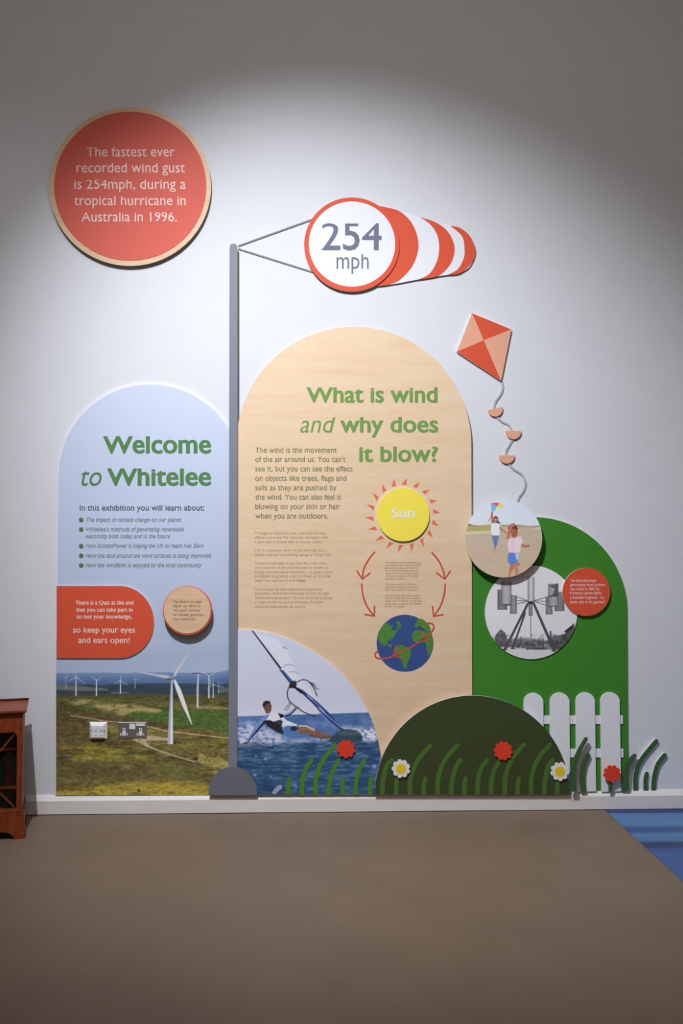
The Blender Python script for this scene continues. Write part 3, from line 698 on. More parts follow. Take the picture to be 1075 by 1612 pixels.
c.line(SP(spl([(545, 410), (570, 420), (560, 440), (600, 458)], 4)), 1.1, (44, 44, 52), .9); c.line(SP([(540, 405), (560, 425), (585, 440)]), 1.4, (40, 40, 48), .8)
c.line(SP(spl([(395, 430), (378, 470), (378, 510), (395, 548), (440, 585), (500, 625), (580, 655)], 4)), 1.7, (48, 46, 54), 1)
c.line(SP([(395, 550), (355, 608)]), 1.0, (60, 56, 60), .9); c.line(SP([(405, 555), (372, 612)]), 1.0, (60, 56, 60), .9)
# surfer
c.poly(SP([(200, 565), (225, 540), (250, 545), (262, 575), (262, 605), (250, 635), (222, 632), (212, 605)]), (104, 78, 66), 1, .6)
c.poly(SP([(198, 575), (204, 548), (230, 539), (256, 548), (248, 562), (218, 572), (210, 600)]), (50, 38, 38), 1, .5)
c.line(SP([(245, 578), (262, 578)]), .8, (40, 30, 34), .9)
c.poly(SP([(215, 640), (260, 625), (310, 632), (345, 655), (370, 680), (420, 700), (445, 720), (430, 760), (330, 745), (280, 700), (225, 680)]), (196, 198, 214), 1, .7)
c.poly(SP([(225, 640), (250, 640), (215, 690), (110, 815), (85, 850), (75, 840), (130, 750), (185, 670)]), (106, 124, 178), 1, .7)
c.poly(SP([(205, 690), (235, 680), (205, 712), (120, 810), (90, 850), (84, 848), (120, 795)]), (28, 32, 48), 1, .6)
c.poly(SP([(45, 853), (75, 836), (92, 845), (82, 856)]), (92, 66, 58), 1, .5)
c.poly(SP([(205, 685), (250, 680), (300, 700), (340, 730), (350, 770), (345, 785), (290, 760), (235, 725)]), (36, 34, 44), 1, .7)
c.poly(SP([(280, 690), (330, 675), (345, 690), (330, 740), (290, 740)]), (40, 36, 46), .9, .8)
c.poly(SP([(310, 628), (355, 642), (345, 660), (325, 665)]), (30, 30, 40), 1, .5)
c.poly(SP([(345, 640), (395, 615), (425, 590), (440, 598), (400, 640), (365, 655)]), (150, 160, 200), 1, .6); c.line(SP([(360, 652), (400, 636), (436, 602)]), 2.0, (30, 32, 46), 1)
c.poly(SP([(425, 590), (445, 578), (465, 590), (445, 602)]), (124, 92, 80), 1, .5)
c.poly(SP([(335, 730), (400, 715), (455, 730), (465, 780), (440, 795), (385, 808), (350, 780)]), (70, 108, 150), 1, .7)
c.poly(SP([(395, 735), (430, 722), (455, 740), (430, 758), (405, 755)]), (36, 36, 48), 1, .6); c.line(SP([(345, 700), (390, 715), (440, 712)]), 3.0, (196, 200, 214), .8)
c.line(SP([(330, 680), (360, 690), (350, 740)]), 1.0, (180, 184, 200), .8)
c.poly(SP([(450, 722), (500, 716), (560, 738), (640, 778), (705, 792), (700, 808), (650, 815), (560, 800), (520, 775), (465, 782)]), (118, 82, 66), 1, .7)
c.line(SP([(460, 722), (510, 722), (570, 750)]), 2.4, (202, 190, 186), .85); c.line(SP([(470, 748), (520, 742), (570, 768)]), 1.6, (150, 112, 92), .7)
c.line(SP([(540, 790), (620, 808), (690, 800)]), 2.0, (84, 58, 50), .8)
c.poly(SP([(668, 838), (690, 805), (740, 765), (800, 744), (860, 752), (905, 778), (920, 800), (910, 832), (860, 840), (760, 835)]), (44, 64, 76), 1, .8)
c.poly(SP([(740, 772), (800, 752), (860, 760), (900, 785), (840, 790), (760, 790)]), (72, 92, 100), .7, 2)
c.mesh('windsurfer_photo', DS + 0.0006, so, t, np.full(X.shape, 1.18) + 0.26 * np.clip((Y - 1100) / 140, 0, 1))
S4 = lambda u, v: (360 + u / 4.135, 1100 + v / 4.135)
for b_, w in (([(387, 625), (388, 570), (395, 522)], 7.6), ([(476, 625), (478, 540), (500, 460), (540, 400)], 7.4), ([(565, 625), (568, 520), (602, 420), (690, 300)], 7.4), ([(652, 625), (657, 540), (682, 460), (715, 400)], 7.2),
              ([(740, 625), (740, 570), (745, 522)], 6.8), ([(824, 625), (828, 540), (850, 460), (885, 400)], 7.2), ([(920, 625), (920, 570), (927, 518)], 7.6)):
    board('grass_blade', stroke(spl([S4(*q) for q in b_], 6), w, w * .85), DS + 0.0014, 0.0006, M['blade2'], None, t)
place(t)

# ================================================================== POLE + WINDSOCK
t = thing('windsock_pole', 'tall slim grey flat pole with rounded foot between blue and plywood panels', 'pole')
board('shaft', [(359.6, 1252), (360, 1000), (361.3, 390)] + ell(367.5, 389.5, 6.2, 6.2, 16, 180, 360)[1:] + [(373.8, 1000), (373, 1252)], 0.034, 0.005, M['pole'], M['greyedge'], t)
board('spacer', [(364, 392), (371, 392), (371, 640), (364, 640)], 0.029, 0.029, M['greyedge'], None, t)
board('foot', [(328.2, 1252)] + ell(366.4, 1247, 38.2, 39.5, 40, 180, 360) + [(404.7, 1252)], 0.039, 0.005, M['mound'], M['mound'], t)
place(t)
t = thing('windsock', 'red and white striped windsock cutout with round speed dial, tied to pole top', 'windsock')
K = lambda u, v: (350 + u / 2.5, 290 + v / 2.5)
board('stay_line', stroke([(375, 387), (500, 342)], 2.3, 2.3), 0.003, 0.003, M['line'], None, t)
board('stay_line', stroke([(375, 391.5), (500, 430.5)], 2.3, 2.3), 0.003, 0.003, M['line'], None, t)
body = spl([K(560, 85), K(612, 85), K(700, 108), K(776, 129), K(860, 153), K(930, 172)], 4) + spl([K(930, 172), K(975, 200), K(996, 262), K(975, 322), K(935, 350)], 6)[1:] + spl([K(935, 350), K(850, 362), K(770, 375), K(680, 392), K(600, 402)], 4)[1:] + [K(560, 400)]
board('sock_board', body, 0.008, 0.008, M['white'], M['greyedge'], t)
r1 = spl([K(600, 84), K(640, 90), K(700, 108), K(750, 160), K(772, 240), K(750, 318), K(700, 375), K(655, 395), K(600, 402)], 6) + [K(570, 380), K(570, 100)]
r2 = spl([K(776, 129), K(840, 150), K(890, 190), K(914, 250), K(900, 310), K(860, 355), K(820, 368), K(770, 375)], 6) + spl([K(770, 375), K(815, 352), K(845, 300), K(853, 243), K(843, 195), K(815, 155), K(776, 129)], 6)[1:-1]
r3 = spl([K(896, 163), K(935, 172), K(975, 205), K(996, 262), K(980, 312), K(935, 350), K(885, 357)], 6) + spl([K(885, 357), K(925, 335), K(948, 295), K(953, 258), K(943, 205), K(896, 163)], 6)[1:-1]
for rr in (r1, r2, r3): board('red_band', rr, 0.0086, 0.0006, M['red'], None, t)
dial = board('dial', ell(553.8, 385, 75, 74.2, 110), 0.0155, 0.0069, M['red'], M['greyedge'], t)
board('white_face', ell(554, 384.2, 68, 67, 100), 0.0161, 0.0006, M['white'], None, dial)
lettering([("254", 506.4, 600.8, 394)], 0.0165, M['ink'], dial, cap=42.2, bold=0.016, split='digit')
lettering([("mph", 529.6, 580.4, 423.2)], 0.0165, M['ink'], dial, cap=23.5, split='letter')
place(t)

# ================================================================== KITE
t = thing('kite', 'red and peach diamond kite cutout with wavy grey string and three bows', 'kite')
N = lambda u, v: (700 + u / 4.883, 470 + v / 4.883)
A, B, C_, D_, E_ = N(210, 112), N(512, 237), N(433, 633), N(92, 409), N(300, 320)
board('board', [A, B, C_, D_], 0.012, 0.010, M['peach'], M['edge'], t)
board('sail_panel', [A, B, E_], 0.0126, 0.0006, M['red'], None, t); board('sail_panel', [D_, E_, C_], 0.0126, 0.0006, M['red'], None, t)
board('sail_panel', [A, E_, D_], 0.0126, 0.0006, M['peach'], None, t); board('sail_panel', [B, C_, E_], 0.0126, 0.0006, M['peach'], None, t)
for p in ([(431, 600), (446, 680), (427, 740), (392, 790), (376, 845)], [(390, 900), (440, 945), (490, 970), (522, 1025)], [(527, 1070), (495, 1130), (475, 1165), (467, 1215)], [(478, 1255), (530, 1310), (590, 1350), (620, 1410), (610, 1470), (575, 1520), (555, 1567)]):
    board('string', stroke(spl([N(*q) for q in p], 7), 3.0, 3.0), 0.004, 0.004, M['string'], None, t)
for a, b_, dp in (((330, 857), (444, 832), 63), ((470, 1017), (588, 1017), 64), ((417, 1205), (538, 1205), 63)):
    cx, cy = (a[0] + b_[0]) / 2, (a[1] + b_[1]) / 2; ux, uy = (b_[0] - a[0]) / 2, (b_[1] - a[1]) / 2; L = math.hypot(ux, uy)
    pts = [N(cx + ux * math.cos(R(q)) - uy / L * dp * math.sin(R(q)), cy + uy * math.cos(R(q)) + ux / L * dp * math.sin(R(q))) for q in range(0, 181, 10)]
    board('tail_bow', pts, 0.010, 0.006, M['peach'], M['peach'], t)
place(t)

# ================================================================== ROUND PHOTO DISCS
t = thing('turbine_photo_disc', 'round black and white photograph disc of an early vertical wind machine', 'picture')
oc = ell(836, 963.9, 72.7, 73.7, 110)
board('board', oc, 0.014, 0.006, M['white'], M['edge'], t)
c = Canvas(762, 910, 889, 1039, 0.5); X, Y = c.x, c.y
V = lambda u, v: (760 + u / 7.072, 885 + v / 7.072)
VP = lambda pts: [V(*p) for p in pts]
g = lambda v: (v, v * .975, v * .985)
c.img[:] = g(182); n = fbm(X, Y, 30, 3, 60); n2 = fbm(X, Y, 4, 4, 61); c.blend(np.clip(n - .3, 0, 1) * .3, g(196))
c.poly(VP([(230, 960), (280, 860), (420, 842), (560, 850), (650, 865), (760, 880), (900, 800), (1075, 800), (1075, 985), (840, 985), (500, 970)]), g(104), 1, 2)
c.poly(VP([(230, 940), (290, 880), (420, 865), (660, 880), (660, 950), (400, 950)]), g(70), .9, 2, (5, 62, 1, 1.4, 4, .2))
c.poly(VP([(130, 860), (150, 800), (200, 745), (250, 790), (275, 860), (260, 940), (190, 950), (140, 900)]), g(76), 1, 1, None)
c.poly(VP([(160, 820), (200, 760), (240, 800), (230, 860), (170, 860)]), g(120), .6, 2, (4, 63, 1, 1, 4, .2))
c.poly(VP([(740, 860), (745, 765), (762, 765), (765, 830), (830, 815), (900, 810), (1015, 680), (1020, 740), (960, 900), (900, 985), (800, 985), (690, 900)]), g(74), 1, 1)
c.poly(VP([(905, 770), (1018, 682), (1010, 730), (930, 790)]), g(44), 1, .8); c.poly(VP([(760, 840), (890, 815), (890, 850), (780, 880)]), g(96), .8, 1.5)
c.blend(((Y > V(0, 800)[1]) & (Y < V(0, 985)[1])) * np.clip((n2 - .52) * 5, 0, 1) * .45, g(40)); c.blend(((Y > V(0, 850)[1]) & (Y < V(0, 985)[1])) * np.clip((.42 - n2) * 5, 0, 1) * .35, g(150))
c.poly(VP([(0, 960), (300, 950), (700, 975), (1075, 990), (1075, 1200), (0, 1200)]), g(172), 1, 1.5)
c.line(VP([(490, 965), (520, 958), (600, 965), (690, 960)]), 3, g(50), .8, soft=1)
c.poly(VP([(665, 960), (665, 855), (678, 855), (680, 960)]), g(60), .9, .6)
def vane(x0, x1, y0, y1, m0=110, m1=150, top=0):
    k = 8
    for i in range(k):
        u0 = x0 + (x1 - x0) * i / k; u1 = x0 + (x1 - x0) * (i + 1) / k + 1; v = m0 + (m1 - m0) * math.sin(math.pi * (i + .5) / k)
        c.poly(VP([(u0, y0), (u1, y0), (u1, y1), (u0, y1)]), g(v), 1, .4)
    c.line(VP([(x0, y1), (x1, y1)]), .9, g(50), .9); c.line(VP([(x0, y0), (x0, y1)]), .7, g(60), .8); c.line(VP([(x1, y0), (x1, y1)]), .7, g(60), .8)
def tex_dark(pts, v, a=1): c.poly(VP(pts), g(v), a, .7)
for p in ([(320, 365), (500, 430)], [(320, 428), (500, 430)], [(370, 468), (500, 436)], [(565, 428), (730, 385)], [(565, 432), (730, 435)], [(565, 436), (700, 478)]): c.line(VP(p), 1.0, g(60), .9)
c.line(VP([(310, 300), (500, 425)]), .5, g(140), .6)
vane(165, 268, 305, 525, 78, 104); vane(305, 375, 370, 570, 90, 120); vane(207, 315, 215, 470, 112, 150); tex_dark([(230, 470), (315, 470), (312, 485), (250, 478)], 60)
vane(502, 570, 165, 440, 118, 168); vane(512, 550, 470, 592, 88, 110)
vane(702, 772, 385, 578, 88, 112); vane(800, 905, 330, 540, 84, 108); vane(730, 838, 240, 490, 110, 140)
tex_dark([(730, 262), (835, 235), (835, 375), (770, 372), (800, 300)], 60, .75); tex_dark([(735, 372), (838, 368), (838, 380), (735, 384)], 50)
tex_dark([(500, 440), (545, 436), (568, 445), (560, 465), (510, 468)], 36)
def leg(a, b, w): c.line(VP([a, b]), w, g(52), 1, w * 1.15); c.line(VP([(a[0] + 4, a[1]), (b[0] + 4, b[1])]), w * .3, g(96), .7)
leg((500, 465), (245, 970), 3.4); leg((470, 570), (330, 960), 2.6); leg((568, 465), (795, 985), 3.8)
c.line(VP([(485, 480), (430, 680)]), 2.2, g(60), 1)
c.line(VP([(533, 592), (533, 850)]), .9, g(70), .9)
for u, v in ((245, 972), (335, 962), (790, 988)): c.line(VP([(u - 22, v), (u + 25, v)]), 1.4, g(54), .9)
c.mesh('archive_photo', 0.0146, oc, t, np.full(X.shape, 1.32))
place(t)
t = thing('engineer_fact_disc', 'small round red disc with white text overlapping the black and white photograph', 'sign')
board('board', ell(922.8, 931.8, 37.6, 38, 72), 0.024, 0.009, M['red'], M['edge'], t)
board('spacer', ell(932, 932, 18, 18, 24), 0.015, 0.0069, M['greyedge'], None, t)
lettering([("The first electricity", 897, 938.8, 916.1), ("generating wind turbine", 897, 951.9, 922.7), ("was made in 1887 by", 897, 943.5, 929.3), ("Professor James Blyth,", 897, 947.2, 935.8), ("a Scottish Engineer - he", 897, 950.7, 942.7), ("made this in his garden!", 897, 951.7, 949.8)], 0.0245, M['tpink'], t, cap=4.3, bold=0.01)
place(t)
t = thing('beach_photo_disc', 'round colour photograph disc of two people with a kite on beach', 'picture')
oc = ell(792.9, 847.7, 60.4, 61.4, 110)
board('spacer', ell(795, 852, 16, 16, 24), 0.042, 0.034, M['greyedge'], None, t)
board('board', oc, 0.050, 0.008, M['white'], M['edge'], t)
c = Canvas(732, 854, 785, 910, 0.42); X, Y = c.x, c.y
U = lambda u, v: (720 + u / 7.167, 780 + v / 7.167)
UP = lambda pts: [U(*p) for p in pts]
c.img[:] = (206, 212, 224); n = fbm(X, Y, 8, 4, 71, 1, 2)
c.poly(UP([(60, 318), (130, 318), (170, 335), (230, 340), (300, 330), (480, 335), (700, 332), (800, 345), (960, 338), (960, 1000), (60, 1000)]), (186, 168, 146), 1, .6)
c.poly(UP([(60, 318), (120, 316), (170, 336), (230, 340), (380, 330), (390, 390), (240, 400), (60, 415)]), (166, 160, 96), 1, .7, (3, 72, 1, 1.6, 2, .5))
c.poly(UP([(60, 318), (130, 318), (180, 338), (240, 342), (250, 350), (150, 345), (60, 335)]), (120, 104, 78), .8, .6)
c.poly(UP([(480, 332), (700, 330), (800, 345), (920, 338), (920, 358), (700, 358), (500, 350)]), (160, 144, 112), .9, .7)
c.poly(UP([(60, 415), (380, 400), (380, 425), (60, 440)]), (214, 198, 176), .7, 1.2); c.poly(UP([(840, 368), (960, 360), (960, 375), (880, 378)]), (216, 208, 200), .8, .8)
c.blend((Y > U(0, 420)[1]) * np.clip((n - .5) * 3, 0, 1) * .18, (150, 128, 104)); c.blend((Y > U(0, 420)[1]) * np.clip((Y - 835) / 70, 0, 1) * .25, (190, 162, 128))
# kite
c.poly(UP([(375, 85), (470, 80), (460, 118), (440, 125)]), (216, 92, 92), 1, .4); c.poly(UP([(375, 85), (445, 122), (420, 175), (385, 178)]), (120, 176, 220), 1, .4)
c.poly(UP([(470, 80), (500, 85), (515, 125), (500, 150), (455, 118)]), (236, 200, 110), 1, .4); c.poly(UP([(455, 118), (510, 140), (440, 180), (415, 185)]), (206, 220, 170), 1, .4)
sk = (176, 116, 92)
# adult
c.poly(UP([(380, 185), (400, 182), (402, 230), (412, 300), (400, 320), (382, 318), (376, 240)]), sk, 1, .4)
c.line(UP([(372, 245), (362, 270), (352, 290)]), 1.2, (200, 90, 84), .8)
c.poly(UP([(410, 245), (430, 230), (455, 245), (462, 290), (488, 312), (470, 322), (430, 310), (405, 300)]), (78, 56, 50), 1, .5)
c.poly(UP([(418, 258), (432, 250), (448, 262), (446, 292), (428, 302), (416, 285)]), (200, 142, 118), 1, .5)
c.poly(UP([(382, 318), (420, 308), (470, 315), (482, 350), (472, 450), (420, 452), (386, 442), (378, 380)]), (226, 224, 228), 1, .6)
c.poly(UP([(474, 345), (492, 365), (560, 420), (565, 436), (520, 412), (474, 380)]), sk, 1, .4)
c.poly(UP([(388, 450), (470, 452), (462, 500), (448, 560), (432, 575), (425, 620), (414, 615), (412, 560), (395, 500)]), (104, 126, 156), 1, .5)
c.line(UP([(434, 470), (430, 560)]), .9, (70, 88, 116), .7)
c.poly(UP([(418, 612), (430, 612), (436, 655), (455, 668), (450, 676), (424, 672)]), (200, 150, 126), 1, .4)
# child
c.poly(UP([(572, 370), (590, 335), (630, 315), (668, 345), (682, 380), (668, 400), (600, 420), (575, 400)]), (96, 60, 44), 1, .6)
c.poly(UP([(608, 385), (640, 372), (676, 395), (678, 440), (655, 478), (625, 480), (606, 440)]), (160, 98, 70), 1, .6)
c.line(UP([(650, 405), (672, 412)]), 1.0, (90, 50, 38), .7); c.line(UP([(640, 440), (662, 445)]), .9, (120, 60, 50), .7)
c.poly(UP([(590, 330), (640, 310), (655, 335), (620, 360), (598, 430), (590, 495), (562, 498), (555, 470), (572, 400), (585, 360)]), (178, 112, 84), 1, .6)
c.poly(UP([(580, 485), (640, 482), (680, 470), (715, 460), (735, 520), (718, 550), (705, 640), (660, 655), (585, 645), (568, 590), (570, 520)]), (226, 196, 204), 1, .7)
c.poly(UP([(600, 520), (640, 500), (640, 640), (600, 640)]), (212, 178, 190), .6, 2)
c.poly(UP([(725, 545), (770, 562), (805, 552), (818, 570), (800, 585), (750, 588), (722, 575)]), (170, 104, 80), 1, .5)
c.poly(UP([(585, 645), (690, 650), (690, 700), (680, 755), (640, 780), (590, 778), (565, 735), (568, 680)]), (92, 122, 190), 1, .7); c.poly(UP([(650, 655), (690, 652), (688, 720), (665, 730)]), (196, 208, 230), .8, 1)
c.poly(UP([(660, 765), (705, 762), (712, 785), (680, 795), (655, 790)]), (196, 96, 84), 1, .5)
c.poly(UP([(600, 778), (650, 775), (632, 830), (606, 860), (600, 915), (582, 912), (582, 855)]), (176, 112, 84), 1, .5); c.poly(UP([(640, 785), (680, 790), (690, 850), (684, 895), (655, 900), (645, 850)]), (190, 126, 96), 1, .5)
c.mesh('beach_photo', 0.0506, oc, t, np.full(X.shape, 1.12) + .06 * np.clip((Y - 790) / 100, 0, 1))
place(t)

# ================================================================== FENCE
t = thing('picket_fence', 'white picket fence cutout with four rounded posts in front of green panel', 'fence')
G = lambda u, v: (800 + u / 3.909, 1070 + v / 3.909)
for ya, yb, x1 in ((220, 273, 705), (425, 478, 708)): board('rail', [G(190, yb), G(190, ya + 2), G(x1, ya), G(x1 + 1, yb)], 0.014, 0.006, M['white'], M['edge'], t)
for a0, a1, b0, b1, tp in ((95, 216, 97, 219, 82), (256, 377, 259, 381, 80), (415, 533, 420, 541, 78), (567, 686, 575, 695, 77)):
    cx = (a0 + a1) / 2; r_ = (a1 - a0) / 2
    board('post', [G(b0, 690)] + [G(*q) for q in ell(cx, tp + r_, r_, r_, 24, 180, 360)] + [G(b1, 686)], 0.020, 0.012, M['white'], M['edge'], t)
place(t)

# ================================================================== HILL
DH = 0.040
t = thing('hill_panel', 'dark green half round hill cutout standing in front of the panels', 'panel')
board('board', ell(743.5, 1251.3, 153.4, 156.4, 90, 180, 360), DH, 0.012, M['dark'], M['edge'], t)
board('spacer', [(640, 1250), (640, 1200), (690, 1150), (790, 1150), (850, 1200), (850, 1249)], DH - 0.012, DH - 0.012 - 0.0202, M['greyedge'], None, t)
Hq = lambda u, v: (580 + u / 3.162, 1080 + v / 3.162)
for b_ in ([(68, 541), (72, 470), (90, 400), (115, 368)], [(138, 541), (140, 450)], [(207, 541), (210, 460), (245, 370), (308, 295)], [(274, 541), (276, 490), (283, 460)], [(345, 541), (348, 450), (385, 360), (443, 295)],
           [(410, 541), (415, 480), (432, 410), (457, 367)], [(477, 541), (478, 490), (483, 460)], [(542, 541), (545, 470), (560, 410), (590, 369)], [(610, 541), (612, 470), (630, 410), (662, 360)], [(678, 541), (682, 450), (715, 360), (773, 292)],
           [(742, 541), (743, 490), (748, 460)], [(810, 541), (812, 450), (845, 360), (903, 292)], [(873, 541), (878, 470), (895, 400), (917, 367)], [(939, 541), (940, 470)]):
    board('grass_blade', stroke(spl([Hq(*q) for q in b_], 6), 7.6, 6.6), DH + 0.0006, 0.0006, M['blade'], None, t)
place(t)

# ================================================================== FREE GRASS BLADES
gb = 'free standing grass blade cutouts right of the hill'
for lab, b_, w0, w1, d in (('tall green grass blade cutout directly right of the dark hill', [(403, 690), (405, 560), (425, 470), (480, 365)], 8.8, 5.4, 0.056),
                        ('short green grass blade cutout over the third fence post', [(463, 690), (458, 600), (470, 520), (495, 465)], 8.0, 6.0, 0.036),
                        ('wide curved green grass blade cutout at the edge of the green panel', [(722, 680), (722, 590), (740, 520), (780, 468)], 12.4, 5.6, 0.030),
                        ('tallest green grass blade cutout on the bare wall right of the fence', [(783, 678), (785, 580), (820, 490), (910, 378)], 7.4, 7.0, 0.0115),
                        ('stubby green grass blade cutout, shortest one on the bare wall', [(846, 677), (845, 615), (852, 578)], 7.4, 6.8, 0.0115),
                        ('rightmost green grass blade cutout on the bare wall', [(893, 676), (898, 600), (920, 520), (962, 464)], 7.2, 7.0, 0.0115)):
    o = board('grass_blade', stroke(spl([G(*q) for q in b_], 7), w0, w1), d, 0.0115 if d < 0.03 else 0.012, M['cut'], M['edge'] if d < .03 else M['cut'])
    tag(o, lab, 'grass cutout', gb)
    ps = [G(*q) for q in b_]; k = len(ps) // 2
    bk = 0.0201 if d > .03 else 0.0
    if d - 0.012 > bk: board('fixing', ell(*ps[k], 1.8, 1.8, 10), d - 0.0115, d - 0.0115 - bk, M['greyedge'], None, o)
# ================================================================== FLOWERS
def flower(cx, cy, r, col, lab, d, base, n=9, rot=0, centre=False, stem=None):
    t = thing('flower', lab, 'flower', 'flower cutouts along the bottom of the display')
    k = math.sin(math.pi / n) * 1.03; rr = r / (1 + k); rp = rr * k; pts = []
    for i in range(n * 16):
        a = 2 * math.pi * i / (n * 16); f = (a + math.pi / n) % (2 * math.pi / n) - math.pi / n
        q = rr * math.cos(f) + math.sqrt(max(rp * rp - (rr * math.sin(f)) ** 2, 0)); pts.append((cx + q * math.cos(a + rot), cy + q * math.sin(a + rot)))
    th = 0.008
    board('petals', pts, d, th, col, col, t)
    if d - th - base > 0.0005: board('fixing', ell(cx, cy, 4, 4, 16), d - th, d - th - base, M['greyedge'], None, t)
    if centre: board('flower_centre', ell(cx, cy, 8, 8, 36), d + 0.001, 0.001, M['fyellow'], None, t)
    if stem: board('stem', stem, d - th - 0.0005, 0.005, M['cut'], None, t)
    place(t)
flower(544.6, 1179.3, 14.6, M['rose'], 'red flower cutout on the windsurfing photograph', DS + .0106, DS + .0006, 9, .2)
flower(631.2, 1210.3, 14.7, M['fwhite'], 'white daisy cutout with yellow centre near the left side of the dark hill', DH + .0095, DH + .0013, 9, .35, True)
flower(792.2, 1182.2, 15, M['rose'], 'red flower cutout high on the dark hill', DH + .0095, DH + .0013, 10, .1)
flower(881.4, 1214.7, 14.9, M['fwhite'], 'white daisy cutout with yellow centre at the right edge of the dark hill', DH + .0095, DH + .0013, 9, .1, True)
flower(963.7, 1218.3, 13.9, M['rose'], 'red flower cutout on green stem against the last fence post', 0.050, 0.020, 9, .15, False, [(958, 1246.5), (964.2, 1246.5), (964.2, 1220), (958, 1220)])

# ================================================================== BOOKCASE
t = thing('bookcase', 'low brown polished wood bookcase with glazed door at the left edge', 'cabinet')
WD, DP = 0.92, 0.31
def bb(name, x0, x1, y0, y1, z0, z1, m, parent=t, bevel=0.0): return box(name, x0, x1, y0, y1, z0, z1, m, parent, bevel=bevel)
def prism(name, prof, x0, x1, m, parent, ret=0.0):
    """profile (y,z) swept along x; ret = how far each end flares with the depth"""
    n = len(prof); vs = [(x0 + (ret and y), y, z) for y, z in prof] + [(x1 - (ret and y), y, z) for y, z in prof]
    me = bpy.data.meshes.new(name); me.from_pydata(vs, [], [(i, (i + 1) % n, (i + 1) % n + n, i + n) for i in range(n)] + [tuple(range(n))[::-1], tuple(range(n, 2 * n))])
    bm = bmesh.new(); bm.from_mesh(me); bmesh.ops.recalc_face_normals(bm, faces=bm.faces); bm.to_mesh(me); bm.free()
    return link(name, me, m, parent)
y_ = M['yew']; yd = M['yewd']
bb('side_panel', -0.018, 0, 0.012, DP, 0.10, 0.588, y_); bb('side_panel', -WD, -WD + 0.018, 0.012, DP, 0.10, 0.588, y_)
bb('back_panel', -WD + 0.018, -0.018, DP - 0.01, DP, 0.10, 0.588, yd)
bb('frieze', -WD, 0, 0, 0.02, 0.505, 0.588, y_, bevel=0.002)
bb('frieze_bead', -WD, 0.002, -0.004, 0.004, 0.500, 0.506, y_)
bb('frieze_bead', -WD, 0.004, -0.008, 0.004, 0.580, 0.588, y_, bevel=0.002)
bb('top_board', -WD - 0.016, 0.016, -0.018, DP, 0.588, 0.600, y_, bevel=0.003)
bb('back_ledge', -WD - 0.018, 0.018, DP - 0.012, DP, 0.600, 0.610, yd, bevel=0.002)
bb('bottom_board', -WD + 0.018, -0.018, 0.02, DP - 0.01, 0.115, 0.130, y_)
SH = [0.222, 0.405]
for z in SH: bb('shelf', -WD + 0.018, -0.018, 0.045, DP - 0.01, z, z + 0.012, y_)
# door with rounded upper corners
for dx0, dx1 in ((-WD / 2 + 0.001, -0.001), (-WD + 0.001, -WD / 2 - 0.001)):
    iw = 0.024; z0, z1 = 0.122, 0.500; rad = 0.022
    outer = [(dx0, z0), (dx1, z0), (dx1, z1), (dx0, z1)]
    inn = [(dx0 + iw, z0 + .016), (dx1 - iw, z0 + .016)] + [(dx1 - iw - rad + rad * math.cos(R(a)), z1 - .002 - rad + rad * math.sin(R(a))) for a in range(0, 91, 15)] + [(dx0 + iw + rad - rad * math.sin(R(a)), z1 - .002 - rad + rad * math.cos(R(a))) for a in range(0, 91, 15)]
    bm = bmesh.new()
    fo = [bm.verts.new((x, -0.004, z)) for x, z in outer]; fi = [bm.verts.new((x, -0.004, z)) for x, z in inn]
    es = [bm.edges.new((v[i], v[(i + 1) % len(v)])) for v in (fo, fi) for i in range(len(v))]
    r_ = bmesh.ops.triangle_fill(bm, use_beauty=True, edges=es)
    fs = [f for f in r_['geom'] if isinstance(f, bmesh.types.BMFace)]
    # drop faces filling the opening
    for f in list(fs):
        cc = f.calc_center_median()
        if all(v in fi for v in f.verts) and z0 + .02 < cc.z < z1 - .012 and dx0 + iw + .004 < cc.x < dx1 - iw - .004: bm.faces.remove(f); fs.remove(f)
    ex = bmesh.ops.extrude_face_region(bm, geom=fs)
    for v in ex['geom']:
        if isinstance(v, bmesh.types.BMVert): v.co.y += 0.018
    bmesh.ops.recalc_face_normals(bm, faces=bm.faces)
    me = bpy.data.meshes.new('door'); bm.to_mesh(me); bm.free(); dr = link('door', me, y_, t)
    gm = bpy.data.materials.get('door_glass')
    if not gm:
        gm = bpy.data.materials.new('door_glass'); gm.use_nodes = True; b = gm.node_tree.nodes['Principled BSDF']
        b.inputs['Transmission Weight'].default_value = 1; b.inputs['Roughness'].default_value = 0.02; b.inputs['IOR'].default_value = 1.1; b.inputs['Base Color'].default_value = (.8, .78, .78, 1)
    bb('glass', dx0 + iw - .002, dx1 - iw + .002, 0.010, 0.012, z0 + .012, z1 - .003, gm, dr)
    xm = (dx0 + dx1) / 2
    def bar(a, b2, w=0.006):
        (xa, za), (xb, zb) = a, b2; dx, dz = xb - xa, zb - za; L = math.hypot(dx, dz); nx, nz = -dz / L * w / 2, dx / L * w / 2
        me = bpy.data.meshes.new('muntin'); q = [(xa + nx, za + nz), (xb + nx, zb + nz), (xb - nx, zb - nz), (xa - nx, za - nz)]
        me.from_pydata([(x, 0.000, z) for x, z in q] + [(x, 0.008, z) for x, z in q], [], [(0, 1, 2, 3), (7, 6, 5, 4), (0, 4, 5, 1), (1, 5, 6, 2), (2, 6, 7, 3), (3, 7, 4, 0)])
        link('muntin', me, y_, dr)
    xa, xb = dx0 + .115, dx1 - .115
    for xs, xo in ((xb, dx1 - iw - .012), (xa, dx0 + iw + .012)):
        bar((xs, z0 + .016), (xs, z1 - .003)); bar((xs, .395), (xo, z1 - .012)); bar((xs, .395), (xm, z1 - .012)); bar((xs, .235), (xo, .15)); bar((xs, .235), (xm, .15))
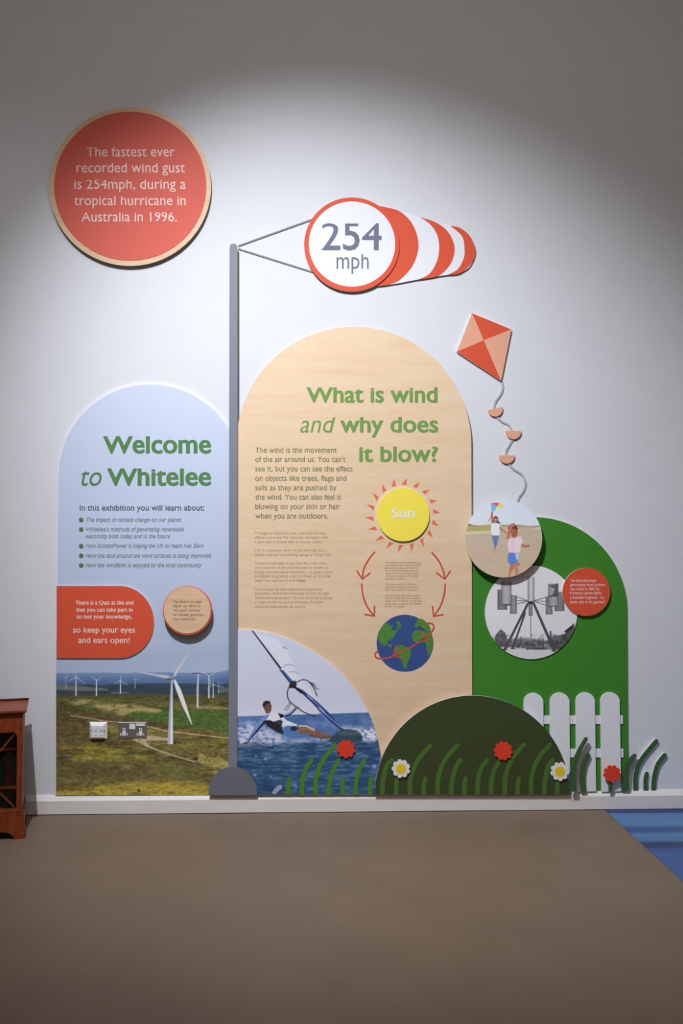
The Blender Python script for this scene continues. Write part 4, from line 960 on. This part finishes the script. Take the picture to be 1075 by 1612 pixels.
# plinth and bracket feet
bb('plinth_moulding', -WD - 0.006, 0.006, -0.008, DP, 0.108, 0.120, y_, bevel=0.002)
bb('plinth', -WD - 0.008, 0.010, -0.010, DP, 0.040, 0.108, y_, bevel=0.002)
def foot(xo, s):
    q = [(xo, 0), (xo, 0.055), (xo - s * .12, 0.055), (xo - s * .12, .040), (xo - s * .075, .034), (xo - s * .055, .018), (xo - s * .05, 0)]
    n = len(q); me = bpy.data.meshes.new('bracket_foot')
    me.from_pydata([(x, -0.016, z) for x, z in q] + [(x, 0.03, z) for x, z in q], [], [tuple(range(n)), tuple(range(2 * n - 1, n - 1, -1))] + [(i, i + n, (i + 1) % n + n, (i + 1) % n) for i in range(n)])
    bm = bmesh.new(); bm.from_mesh(me); bmesh.ops.recalc_face_normals(bm, faces=bm.faces); bm.to_mesh(me); bm.free()
    link('bracket_foot', me, y_, t)
foot(0.016, 1); foot(-WD - 0.014, -1)
bb('bracket_foot', -0.03, 0.012, DP - 0.04, DP, 0, 0.05, y_); bb('bracket_foot', -WD - 0.01, -WD + 0.03, DP - 0.04, DP, 0, 0.05, y_)
YC = 0.405; ca = CM @ Vector(((40 - W / 2) / F, 0, -1.0)); tt = (-YC - CAM.y) / ca.y
t.location = (CAM.x + ca.x * tt, -YC, 0); t.rotation_euler = (0, 0, R(14.5))
ML = t.location.copy(); MR = Matrix.Rotation(R(14.5), 4, 'Z')
bc = [mat('book_maroon', (70, 30, 28), .5, .3, .2, 40), mat('book_brown', (62, 40, 28), .5, .3, .2, 40), mat('book_navy', (32, 34, 46), .5, .3, .2, 40), mat('book_green', (36, 44, 34), .5, .3, .2, 40)]
page = mat('book_pages', (190, 176, 150), .8, .1)
rb = random.Random(3)
for si, (z, hmax) in enumerate(((0.1301, .086), (SH[0] + .0121, .165), (SH[1] + .0121, .085))):
    x = -0.024
    for k in range(4):
        w = rb.uniform(.018, .034); h = hmax * rb.uniform(.8, 1.0); dpt = rb.uniform(.11, .14); ci = rb.randrange(4)
        bk = thing('book', 'dark bound book, %s on the %s shelf behind the bookcase glass' % (('rightmost', 'second from the right', 'third from the right', 'fourth from the right')[k], ('bottom', 'middle', 'top')[si]), 'book', 'books on the %s shelf of the bookcase' % ('bottom', 'middle', 'top')[si])
        x0, x1 = x - w, x
        box('cover', x0, x1, 0.06, 0.06 + dpt, 0, h, bc[ci], bk, bevel=.0015)
        box('pages', x0 + .002, x1 - .002, 0.062, 0.0605 + dpt, h - .003, h + .0006, page, bk)
        bk.location = ML + MR @ Vector((0, 0, z)); bk.rotation_euler = (0, 0, R(14.5)); x -= w + .0015
